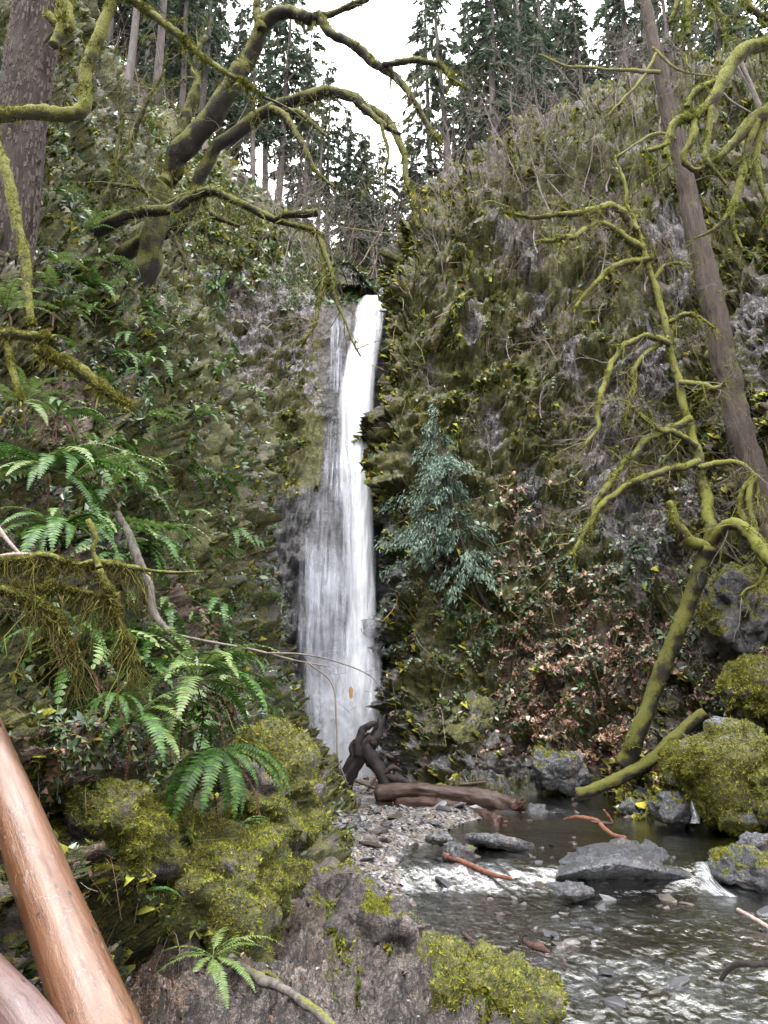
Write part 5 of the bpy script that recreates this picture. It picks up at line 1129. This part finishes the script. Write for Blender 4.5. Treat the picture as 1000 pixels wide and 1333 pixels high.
FRON_D = [frond_mesh(k+40, a, BR, 9, .06) for k, a in enumerate([((-.5, -1.5), ), ((-.9, -1.57), )])] if False else [frond_mesh(40, (-.3, -1.5), BR, 22, .032), frond_mesh(41, (-.8, -1.57), BR, 22, .03)]
for m_ in FRON+FRON_S: m_.materials.append(M['fern'])
for m_ in FRON_D: m_.materials.append(M['litter'])
def fern(p, L, n, label, group=None, face=None, spread=6.28, dead=0, fr=None, tilt=0.0, lf=None):
    r = thing('sword_fern', label, 'fern', p, group)
    a0 = random.uniform(0, 6.28) if face is None else face-spread/2
    for i in range(n):
        a = a0+spread*(i+random.uniform(.1, .9))/n
        me = random.choice(fr or FRON); o = obj('frond', me, None, r, (0, 0, 0), (random.gauss(0, .2), random.gauss(tilt, .16), a), L*random.uniform(.72, 1.12))
    for i in range(dead):
        obj('dead_frond', random.choice(FRON_D), None, r, (0, 0, -.02), (random.gauss(0, .2), random.gauss(.1, .15), a0+spread*random.random()), L*random.uniform(.6, .9))
    return r
D_ = -math.pi/2      # towards the camera
fern(P(170, 940, 5.9), .80, 18, 'large green sword fern drooping over the near bank above the mossy outcrop', None, D_+.25, 4.4, 7)
fern(P(255, 885, 6.4), .92, 22, 'largest glossy sword fern at the corner of the near bank right of the drooping fern', None, D_+.5, 5.0, 8)
fern(P(282, 975, 6.5), .78, 14, 'sword fern hanging down below the largest fern', None, D_+.5, 2.8, 5, [FRON[3], FRON[1]], .3)
fern(P(277, 1246, 5.2), .42, 12, 'small young fern on the dark soil at the bottom beside the peeled log', None, D_+.6, 5.2, 1, [FRON[4], FRON[2], FRON[5]])
fern(P(62, 612, 6.0), .82, 20, 'big bright sword fern at the left edge above the moss draped branch', None, D_+.3, 4.6, 3)
fern(P(75, 690, 5.7), .72, 14, 'sword fern with a pale bluish frond hanging below the big left edge fern', None, D_+.2, 3.0, 2, [FRON[1], FRON[3], FRON[4]])
fern(P(28, 525, 7.0), .6, 11, 'greyish fern at the left edge under the shaggy yellow branch', None, D_+.5, 4.8, 2, [FRON[2], FRON[4], FRON[5]])
fern(P(88, 630, 6.8), .95, 5, 'long pale arching fronds reaching right across the near bank', None, .15, .9, 0, [FRON[4], FRON[2]])
fern(P(75, 540, 8.2), .7, 10, 'fern with a brown skirt of dead fronds above the big left edge fern', None, D_+.4, 4, 14, [FRON[1], FRON[4]])
fern(P(182, 1165, 4.9), .32, 2, 'single green frond sticking out beside the peeled log', None, .3, .8, 0, [FRON[1]])
fern(P(152, 905, 5.6), .40, 6, 'dark fern fronds hanging under the moss draped branch', None, D_, 2.4, 3, [FRON[3]])
fern(P(62, 820, 4.9), .42, 5, 'dark feathery fern hidden behind the hanging moss', None, D_, 2.4, 2, [FRON[3], FRON[1]])
fern(P(8, 405, 8.2), .75, 9, 'fern at the foot of the fir trunk', None, D_+.6, 4, 2, [FRON[4], FRON[2]])
fern(P(72, 400, 9.4), .75, 10, 'pale fern below the lower end of the maple trunk at the left', None, D_+.5, 4, 3, [FRON[4], FRON[2]])
fern(P(312, 1075, 7.6), .42, 7, 'fern tucked on the sloping mossy rib', None, D_+.4, 3.6, 2, [FRON[1], FRON[4]])
# repeats on the left wall
LF = [(110, 480, 10), (128, 560, 9), (160, 520, 10.5), (150, 640, 8.8), (190, 745, 9.4), (200, 690, 9.6), (175, 600, 10), (205, 560, 11.5), (230, 600, 12.5), (240, 500, 13.5), (260, 560, 14), (215, 470, 13), (265, 790, 11.8), (285, 830, 12.5), (300, 790, 14), (250, 850, 10.4), (320, 850, 14.2), (300, 900, 12.5), (270, 420, 16), (300, 470, 17.5), (310, 540, 17.5), (285, 620, 15), (130, 420, 11), (180, 440, 12.5), (95, 350, 10.6), (230, 400, 15), (290, 380, 18.5), (335, 900, 15), (345, 950, 15.5), (325, 960, 13), (160, 830, 7.4), (205, 850, 8.4), (335, 630, 19), (300, 690, 15.5), (250, 690, 12.2), (70, 250, 12.5), (60, 340, 10.2), (110, 300, 13), (80, 200, 13.5), (330, 700, 18), (340, 780, 17.5), (225, 800, 9.6)]
LF += [(random.uniform(105, 345), random.uniform(230, 960), 0) for _ in range(56)]
Lp, Lf = LS.V.reshape(-1, 3), np.stack([LS.px.ravel(), LS.py.ravel()], 1)
def near_on(s, px, py):
    d = (s.px-px)**2+(s.py-py)**2; d = np.where((s.f > .5), d, 1e9); vis = s.f
    k = np.argsort(d.ravel())[:6]; k = k[np.argmin(vis.ravel()[k])]
    return s.V.reshape(-1, 3)[k], s.N.reshape(-1, 3)[k]
for i, (px, py, Y) in enumerate(LF):
    p, n = near_on(LS, px+random.uniform(-6, 6), py+random.uniform(-6, 6))
    fern(p+n*.05, random.uniform(.6, .9), random.randint(8, 12), f"sword fern on the {'upper' if py < 420 else 'middle' if py < 700 else 'lower'} left wall, {'close to the fir trunk side' if px < 140 else 'half way to the far corner' if px < 250 else 'near the far corner by the fall'}", 'sword ferns on the left wall', math.atan2(n[1], n[0]), 4.0, random.choice([0, 1, 3]), FRON_S, .1)
def fern_clump(seed, n, dead):
    g = random.Random(seed); A = Acc()
    for i in range(n):
        me = FRON_S[g.randrange(4)] if i >= dead else FRON_D[g.randrange(2)]
        V = np.zeros(len(me.vertices)*3, np.float32); me.vertices.foreach_get('co', V); V = V.reshape(-1, 3).astype(float)
        C = np.zeros(len(me.vertices)*4, np.float32); me.attributes['col'].data.foreach_get('color', C)
        a = g.uniform(-1.9, 1.9); Mx = np.array(Euler((g.gauss(0, .25), g.gauss(.1, .2), a)).to_matrix())
        Q = [tuple(p.vertices) for p in me.polygons if len(p.vertices) == 4]; T = [tuple(p.vertices) for p in me.polygons if len(p.vertices) == 3]
        A.add(V@Mx.T*g.uniform(.7, 1.1), Q, T, C.reshape(-1, 4)[:, :3])
    m_ = A.mesh('fern_clump'); m_.materials.append(M['fern']); return m_
FCL = [fern_clump(k, 8, 1+k % 3) for k in range(4)]
def small_ferns(s, n, wf, L, label, group):
    p, nn, f = scatter_on(s, n, wf, 1.6)
    for i in range(n):
        o = obj('small_fern', FCL[i % 4], None, None, p[i]+nn[i]*.04, (random.gauss(0, .15), random.gauss(0, .15), math.atan2(nn[i, 1], nn[i, 0])+random.gauss(0, .4)), L*random.uniform(.6, 1.2))
        x_, y_, _ = proj(p[i]); tag(o, label(x_, y_), 'fern', group)
small_ferns(LS, 260, lambda px, py, m, l, w, N: (f_ := 1.0)*(px > 90)*(px < 380)*(py > 150)*(py < 960)*(.3+np.clip(m, 0, 1)), .66, lambda x, y: f"little fern tuft on the left wall, {'above the maple base' if y < 400 else 'level with the yellow branch' if y < 600 else 'level with the draped branch' if y < 800 else 'level with the largest fern'}, {'nearer the fir trunk' if x < 190 else 'midway' if x < 280 else 'by the far corner'}", 'small ferns in the left wall')
small_ferns(RS, 105, lambda px, py, m, l, w, N: (px > 530)*(px < 960)*(py > 640)*(py < 960)*1.0+.12*(px > 500)*(py > 250)*(py < 640), .62, lambda x, y: f"little fern on the right wall, {'high on the moss' if y < 640 else 'above the brown leaves' if y < 780 else 'among brown leaves'}, {'beside the young cedar' if x < 660 else 'midway' if x < 800 else 'near the slanting alder'}", 'small ferns on the right wall')
small_ferns(BS, 26, lambda px, py, m, l, w, N: (px > 270)*(px < 420)*(py < 620)*1.0, .6, lambda x, y: f"little fern on the pale cliff left of the waterfall, {'above' if y < 400 else 'below'} the level of its lip", 'small ferns left of the waterfall')

# ------------------------------------------------------------------ moss, leaves and litter (nobody could count them)
def stuff(name, s, n, wf, size, cols, mat, lean=.5, tV=tuftV, tF=tuftF, pw=2.0, push=.02, up=0.0, fpow=.55, fref=20, label=None):
    p, nn, f = scatter_on(s, n, wf, pw)
    A = Acc(); sc = size*(np.clip(f, 3, 45)/fref)**fpow*rng.uniform(.55, 1.45, n)
    place(tV, tF, p+nn*push*0-nn*sc[:, None]*.12, nn, sc, None, lean, palette(n, cols, .24), A, up)
    o = obj(name, A.mesh(name), M[mat]); o['kind'] = 'stuff'
    if label: o['label'] = label
    return o
MOSSR = [(.105, .115, .02), (.15, .15, .025), (.065, .08, .015), (.19, .18, .032), (.11, .09, .026), (.03, .036, .010), (.07, .10, .02)]
LEAFC = [(.035, .07, .024), (.055, .10, .034), (.085, .135, .05), (.026, .046, .018), (.12, .16, .08)]
LITC = [(.24, .125, .095), (.17, .08, .055), (.31, .19, .155), (.12, .055, .04), (.08, .04, .03), (.26, .16, .10)]
leafV = [np.array([(0, 0, 0), (.3, .22, .1), (.9, .0, .25), (.3, -.22, .1)]), np.array([(0, 0, 0), (-.1, .3, .15), (.1, .95, .3), (.28, .3, .12)])]
leafF = [np.array([(0, 1, 2), (0, 2, 3)])]*2
cl = []
for s_ in range(3):   # leafy clumps: a handful of pointed leaves
    g = np.random.default_rng(s_+60); V = []; F = []
    for b in range(4):
        a = b*1.571+g.normal(0, .3); el = g.uniform(-.2, .7); L = g.uniform(.6, 1.1)
        d = np.array([math.cos(a)*math.cos(el), math.sin(a)*math.cos(el), math.sin(el)+.1]); w = np.array([-math.sin(a), math.cos(a), 0])*.2*L
        i = len(V); V += [d*.1, d*L*.5+w, d*L-np.array([0, 0, .12]), d*L*.5-w]; F += [(i, i+1, i+2), (i, i+2, i+3)]
    cl.append((np.array(V), np.array(F)))
clV = [c[0] for c in cl]; clF = [c[1] for c in cl]
lit = []
for s_ in range(3):   # fallen broad leaves: lobed, curled
    g = np.random.default_rng(s_+90); k = 5; a = np.linspace(0, 2*math.pi, k, endpoint=False)
    rr = np.where(np.arange(k) % 2 == 0, 1.0, .55)*g.uniform(.8, 1.1, k)
    V = np.concatenate([[[0, 0, .0]], np.stack([rr*np.cos(a)*.55, rr*np.sin(a)*.5, g.uniform(-.05, .35, k)], 1)])
    lit.append((V, np.array([(0, 1+i, 1+(i+1) % k) for i in range(k)])))
litV = [c[0] for c in lit]; litF = [c[1] for c in lit]
padV = []; padF = []
for s_ in range(5):    # moss pads: small bulging cushions
    g = np.random.default_rng(s_+200); V = [np.array([g.normal(0, .15), g.normal(0, .15), .55])]
    for q in range(6):
        an = q*math.pi/3+g.normal(0, .2); rr = g.uniform(.65, 1.2); V.append(np.array([rr*math.cos(an), rr*math.sin(an)*.8, -.12*g.uniform(.2, 1.6)]))
    padV.append(np.array(V)); padF.append(np.array([(0, 1+q, 1+(q+1) % 6) for q in range(6)]))
PADC = [(.16, .165, .026), (.21, .205, .032), (.115, .125, .021), (.24, .225, .04), (.06, .068, .014), (.12, .11, .028)]
def pad_w(px, py, m, l, w, N): return np.clip(m-.25, 0, 1)*(1-.75*np.clip(l, 0, 1))*(.15+(N[..., 2] > -.1))
stuff('moss_pads', RS, 22000, pad_w, .14, PADC, 'moss', .35, padV, padF, up=.9)
stuff('moss_pads', LS, 14000, lambda px, py, m, l, w, N: pad_w(px, py, m, l, w, N)*(px > 40), .11, PADC, 'moss', .35, padV, padF, up=.9)
stuff('moss_pads', BS, 4000, lambda px, py, m, l, w, N: pad_w(px, py, m, l, w, N)*(px < 425), .15, PADC, 'moss', .35, padV, padF, up=.9)
stuff('wall_moss', LS, 18000, lambda px, py, m, l, w, N: np.clip(m-.25, 0, 1)*(1-.7*np.clip(l, 0, 1)), .20, MOSSR, 'moss')
stuff('wall_leaves', LS, 13000, lambda px, py, m, l, w, N: (.25+.75*(fbm(np.stack([px/60, py/60, 0*px], -1), 3, 4) > 0))*(.2+np.clip(m, 0, 1)), .15, LEAFC, 'leaf', .6, clV, clF, up=.3)
stuff('wall_leaves', LS, 17000, lambda px, py, m, l, w, N: (px > 60)*(px < 390)*(py > 120)*(py < 1000)*(.2+(fbm(np.stack([px/45, py/45, 0*px], -1), 3, 14) > .05)), .17, [(.12, .17, .12), (.09, .14, .085), (.16, .20, .15), (.10, .15, .06)], 'leaf', .5, clV, clF, up=.1)
stuff('wall_litter', LS, 11000, lambda px, py, m, l, w, N: np.clip(l-.1, 0, 1)+.05, .085, LITC, 'litter', .5, litV, litF, fpow=.5)
stuff('wall_moss', RS, 17000, lambda px, py, m, l, w, N: np.clip(m-.28, 0, 1)*(1-.75*np.clip(l, 0, 1)), .25, MOSSR, 'moss')
stuff('wall_leaves', RS, 16000, lambda px, py, m, l, w, N: (.15+.85*(fbm(np.stack([px/70, py/70, 0*px], -1), 3, 8) > .05))*np.clip(m, 0, 1)*(px > 500), .17, LEAFC+[(.09, .09, .03), (.12, .10, .04)], 'leaf', .6, clV, clF, up=.3)
stuff('wall_leaves', RS, 5200, lambda px, py, m, l, w, N: np.exp(-((px-690)/130)**2-((py-790)/110)**2)+.4*gauss(px, py, 900, 830, 90, 90), .22, [(.12, .17, .10), (.09, .14, .08), (.16, .2, .13), (.06, .1, .05)], 'leaf', .5, clV, clF, up=.2)
stuff('wall_litter', RS, 17000, lambda px, py, m, l, w, N: np.clip(l-.15, 0, 1), .17, [(.36, .235, .175), (.27, .16, .105), (.44, .32, .25), (.14, .085, .055), (.32, .18, .13)], 'litter', .55, litV, litF)
stuff('brow_leaves', BS, 5000, lambda px, py, m, l, w, N: (py < 400)*1.0*(px < 470), .26, LEAFC+MOSSR[:3], 'leaf', .6, clV, clF, up=.4)
stuff('wall_moss', BS, 13000, lambda px, py, m, l, w, N: np.clip(m-.3, 0, 1)*(px < 425), .17, [(.10, .105, .03), (.14, .135, .04), (.07, .085, .02), (.16, .15, .05)], 'moss')
stuff('wall_leaves', BS, 4000, lambda px, py, m, l, w, N: np.clip(m-.1, 0, 1)*(px < 425)*(py < 600), .17, LEAFC, 'leaf', .6, clV, clF, up=.3)
stuff('forest_undergrowth', HS, 12000, lambda px, py, m, l, w, N: 1.0+0*px, .42, LEAFC+MOSSR[:3], 'leaf', .5, clV, clF, up=.5)
stuff('ledge_moss', GS, 10000, lambda px, py, m, l, w, N: np.clip(m-.3, 0, 1), .11, [(.15, .16, .026), (.11, .12, .02), (.07, .08, .016), (.19, .18, .03)], 'moss')
stuff('ledge_litter', GS, 7000, lambda px, py, m, l, w, N: np.clip(l-.1, 0, 1)*(px < 460)+.02, .075, LITC[1:5], 'litter', .4, litV, litF)
def stems(name, s, n, wf, L, r, cols, droop=1.0, pw=2.0):
    p, nn, f = scatter_on(s, n, wf, pw); m = 4; A = Acc()
    d0 = norm(nn+rng.normal(0, .6, (n, 3))); Ls = L*rng.uniform(.3, 1.5, n)*(np.clip(f, 4, 25)/20)**.7; t_ = np.linspace(0, 1, m)
    kx = rng.normal(0, .35, (n, 3)); kx[:, 2] -= droop*.5
    pts = p[:, None]+d0[:, None]*(t_[None, :, None]*Ls[:, None, None]*.6)+kx[:, None]*(t_[None, :, None]**2*Ls[:, None, None])+rng.normal(0, .02, (n, m, 3))*Ls[:, None, None]
    rr = (r*rng.uniform(.5, 1.4, n)*(f/20)**.6)[:, None]*np.linspace(1, .35, m)[None]
    tan = norm(np.gradient(pts, axis=1)); a1 = norm(np.cross(tan, [.3, .2, .9])); a2 = np.cross(tan, a1)
    V = np.stack([pts+rr[..., None]*(a1*math.cos(k*2.094)+a2*math.sin(k*2.094)) for k in range(3)], 2)
    i, j = np.meshgrid(np.arange(m-1), np.arange(3), indexing='ij'); q = np.stack([i*3+j, i*3+(j+1) % 3, (i+1)*3+(j+1) % 3, (i+1)*3+j], -1).reshape(-1, 4)
    A.add(V.reshape(-1, 3), (q[None]+(np.arange(n)*m*3)[:, None, None]).reshape(-1, 4), None, np.repeat(palette(n, cols, .3), m*3, 0))
    o = obj(name, A.mesh(name), M['litter']); o['kind'] = 'stuff'
TAN = [(.24, .19, .16), (.16, .115, .085), (.30, .26, .235), (.10, .065, .045), (.20, .12, .08), (.17, .16, .06)]
stems('dead_stems', LS, 2600, lambda px, py, m, l, w, N: 1.0+0*px, .8, .0055, TAN, 1.0)
stems('dead_stems', RS, 3400, lambda px, py, m, l, w, N: (px > 500)*(1.0+.8*(py < 420)), 1.1, .009, TAN, .7)
stems('dead_stems', BS, 900, lambda px, py, m, l, w, N: (px < 425)*1.0*(py < 640), 1.1, .010, TAN, .5)
stems('dead_stems', HS, 1800, lambda px, py, m, l, w, N: 1.0+0*px, 2.6, .018, TAN, -.6)
def fronds(name, s, n, wf, L, cols, pw=2.0):
    """long drooping leaf blades of the undergrowth"""
    p, nn, f = scatter_on(s, n, wf, pw); m = 7; A = Acc(); t_ = np.linspace(0, 1, m)
    d0 = norm(nn*.8+np.array([0, 0, .35])+rng.normal(0, .45, (n, 3))); Ls = L*rng.uniform(.5, 1.4, n)*(np.clip(f, 5, 30)/20)**.45
    pts = p[:, None]+d0[:, None]*(t_[None, :, None]*Ls[:, None, None]*.75)+np.array([0, 0, -1.0])*(t_[None, :, None]**2*Ls[:, None, None]*rng.uniform(.5, 1.0, (n, 1, 1)))
    tan = norm(np.gradient(pts, axis=1)); sd = norm(np.cross(tan, np.array([0, 0, 1.0])+rng.normal(0, .3, (n, 1, 3))))
    w = (.13*Ls)[:, None]*np.array([.5, 1.0, 1.0, .85, .6, .2])[None]
    st = (Ls*.16)[:, None, None]*tan[:, :-1]; c0 = pts[:, :-1]
    V = np.concatenate([np.stack([c0-st*.3, c0+st*.45, c0+st*.45+s_*sd[:, :-1]*w[..., None]-np.array([0, 0, .15])*w[..., None]], 2) for s_ in (-1, 1)], 1)
    A.add(V.reshape(-1, 3), None, np.arange(V.size//3).reshape(-1, 3), np.repeat(palette(n, cols, .25), (m-1)*6, 0))
    o = obj(name, A.mesh(name), M['fern']); o['kind'] = 'stuff'
FRC = [(.07, .115, .045), (.10, .15, .07), (.05, .085, .03), (.13, .17, .10), (.09, .12, .04), (.15, .09, .05), (.035, .06, .025)]
fronds('hanging_fronds', LS, 13000, lambda px, py, m, l, w, N: (px > 60)*(px < 390)*(py > 60)*(py < 1000)*(.15+(fbm(np.stack([px/40, py/40, 0*px], -1), 3, 24) > -.05)), .55, FRC)
fronds('hanging_fronds', RS, 5000, lambda px, py, m, l, w, N: (px > 520)*(py < 980)*(.12+.9*(py > 600)+.4*(fbm(np.stack([px/50, py/50, 0*px], -1), 3, 29) > .1)), .6, FRC+[(.18, .12, .08), (.16, .19, .13)])
fronds('hanging_fronds', BS, 1200, lambda px, py, m, l, w, N: (px < 425)*(py < 640)*1.0, .55, FRC)
MST = [(.19, .18, .035), (.13, .13, .024), (.24, .22, .05), (.09, .09, .018)]
stems('mossy_stems', RS, 1500, lambda px, py, m, l, w, N: (px > 510)*(py < 800)*1.0, 1.3, .017, MST, .9)
stems('mossy_stems', LS, 900, lambda px, py, m, l, w, N: 1.0+0*px, .8, .010, MST, .9)
BM = [(.18, .20, .027), (.23, .235, .033), (.12, .14, .022), (.28, .27, .042), (.06, .07, .014), (.10, .085, .03)]
for idx, n, sz in MOSSY:
    p, nn, _ = blob_points(idx, n)
    if len(p) == 0: continue
    A = Acc(); place(fineV, fineF, p-nn*sz*.15, nn, sz*rng.uniform(.6, 1.4, len(p)), None, .45, palette(len(p), BM), A)
    bo = [o for o in COL.objects if o.type == 'MESH' and np.allclose(np.array(o.location), BLOBS[idx][0].mean(0), atol=1.2) and o.name.split('.')[0] in ('mossy_boulder', 'mossy_outcrop', 'overhanging_boulder', 'ledge_rock', 'hollow_shade_rock')]
    bo = min(bo, key=lambda o: np.linalg.norm(np.array(o.location)-BLOBS[idx][0].mean(0)))
    o = obj('moss', A.mesh('moss', True, bo.location), M['moss'], bo); o['kind'] = 'stuff'

# ------------------------------------------------------------------ stones of the creek
def stone_mesh(seed, nv=13):
    import bmesh
    g = np.random.default_rng(seed); bm = bmesh.new()
    for q in norm(g.normal(size=(nv, 3)))*g.uniform(.8, 1.1, (nv, 1))*np.array([1.0, .75, .32]): bm.verts.new(q)
    r_ = bmesh.ops.convex_hull(bm, input=bm.verts); bmesh.ops.delete(bm, geom=[v for v in bm.verts if not v.link_faces], context='VERTS')
    bmesh.ops.triangulate(bm, faces=bm.faces); bm.verts.index_update()
    V = np.array([v.co[:] for v in bm.verts]); T = np.array([[v.index for v in f.verts] for f in bm.faces]); bm.free(); return V, T
STN = [stone_mesh(k) for k in range(8)]
SC = [(.055, .055, .062), (.08, .08, .088), (.04, .04, .046), (.11, .108, .112), (.075, .064, .056), (.16, .16, .175), (.05, .039, .032)]
SM = [[mesh('river_stone', STN[k % 8][0], None, STN[k % 8][1], False, None, np.tile(np.array(SC[c])[None], (len(STN[k % 8][0]), 1))) for k in range(8)] for c in range(7)]
for row in SM:
    for m_ in row: m_.materials.append(M['stone'])
def bar_w(px, py, m, l, w, N): return np.clip(ES.z[:-1, :-1]+.12, 0, .4)*(px < 760)*(px > 430)*(py < 1260)
p, nn, f = scatter_on(ES, 230, bar_w, 1.3)
sz = np.sort(.05+.28*rng.random(230)**3.2)[::-1]
for i in range(230):
    o = obj('river_stone', SM[rng.integers(0, 7)][rng.integers(0, 8)], None, None, p[i]+np.array([0, 0, sz[i]*.12]), (random.gauss(0, .25), random.gauss(0, .25), random.uniform(0, 6.28)), sz[i])
    tag(o, 'flat angular grey stone lying on the gravel bar', 'stone', 'slate stones on the gravel bar')
def wat_w(px, py, m, l, w, N): return (np.clip(ES.z[:-1, :-1]+.30, 0.02, .4)*(px > 540)+.12*(py > 1180)*(px > 560)+.5*gauss(px, py, 720, 1230, 110, 40)+.25*gauss(px, py, 830, 1055, 90, 12))*(px < 1010)*(py > 1035)
p, nn, f = scatter_on(ES, 130, wat_w, 1.5)
sz = .09+.20*rng.random(130)**2.5
for i in range(130):
    z = level(p[i, 0], p[i, 1]) if p[i, 2] < level(p[i, 0], p[i, 1]) else p[i, 2]
    o = obj('creek_stone', SM[[0, 2, 4, 6, 1, 2, 6][i % 7]][rng.integers(0, 8)], None, None, (p[i, 0], p[i, 1], z-sz[i]*.08), (random.gauss(0, .2), random.gauss(0, .2), random.uniform(0, 6.28)), sz[i])
    tag(o, 'wet stone breaking the surface of the creek', 'stone', 'wet stones in the creek')
STG = [stone_mesh(k+50, 8) for k in range(8)]
A = Acc(); p, nn, f = scatter_on(ES, 10000, lambda px, py, m, l, w, N: (.22+np.clip(ES.z[:-1, :-1]+.14, 0, .4)*2.5)*(px < 1010)*(py > 1010), 1.7)
for k in range(8):
    q = np.arange(len(p)) % 8 == k; n = int(q.sum())
    place(STG[k][0], STG[k][1], p[q], np.tile([[0, 0, 1.0]], (n, 1)), rng.uniform(.025, .085, n)*(f[q]/16)**.5, None, .3, palette(n, SC, .3), A)
o = obj('gravel', A.mesh('gravel', False), M['stone']); o['kind'] = 'stuff'
p, nn, f = scatter_on(GS, 1600, lambda px, py, m, l, w, N: 1.0+0*px, 1.6); A = Acc()
for k in range(8):
    q = np.arange(len(p)) % 8 == k; n = int(q.sum())
    place(STG[k][0], STG[k][1], p[q], nn[q], rng.uniform(.008, .045, n), None, .4, palette(n, [(.14, .12, .115), (.09, .075, .07), (.2, .18, .175), (.05, .042, .04)], .3), A)
o = obj('ledge_gravel', A.mesh('ledge_gravel', False), M['stone']); o['kind'] = 'stuff'

# ------------------------------------------------------------------ spray at the foot of the fall
t = NT('spray_air'); pv = t.n('VolumePrincipled'); pv.inputs['Density'].default_value = .45; pv.inputs['Color'].default_value = (.95, .96, 1, 1)
t.l(pv.outputs[0], t.out.inputs['Volume'])
A = Acc()
for px, py, Y, sx, sy, sz in [(450, 965, 30.6, 1.5, .8, 1.5), (452, 945, 30.7, 1.0, .6, 2.6), (445, 990, 30.2, 1.9, 1.0, .8)]:
    V, T = ICO[2]; w_ = V*np.array([sx, sy, sz])*(1+.18*fbm(V*1.7+px, 2, 3))[:, None]
    if not A.V: o_ = P(px, py, Y)
    m_ = mesh('mist', w_, None, T); o = obj('mist', m_, t.m, None, P(px, py, Y)); o['kind'] = 'stuff'; o['label'] = 'spray drifting before the foot of the waterfall'
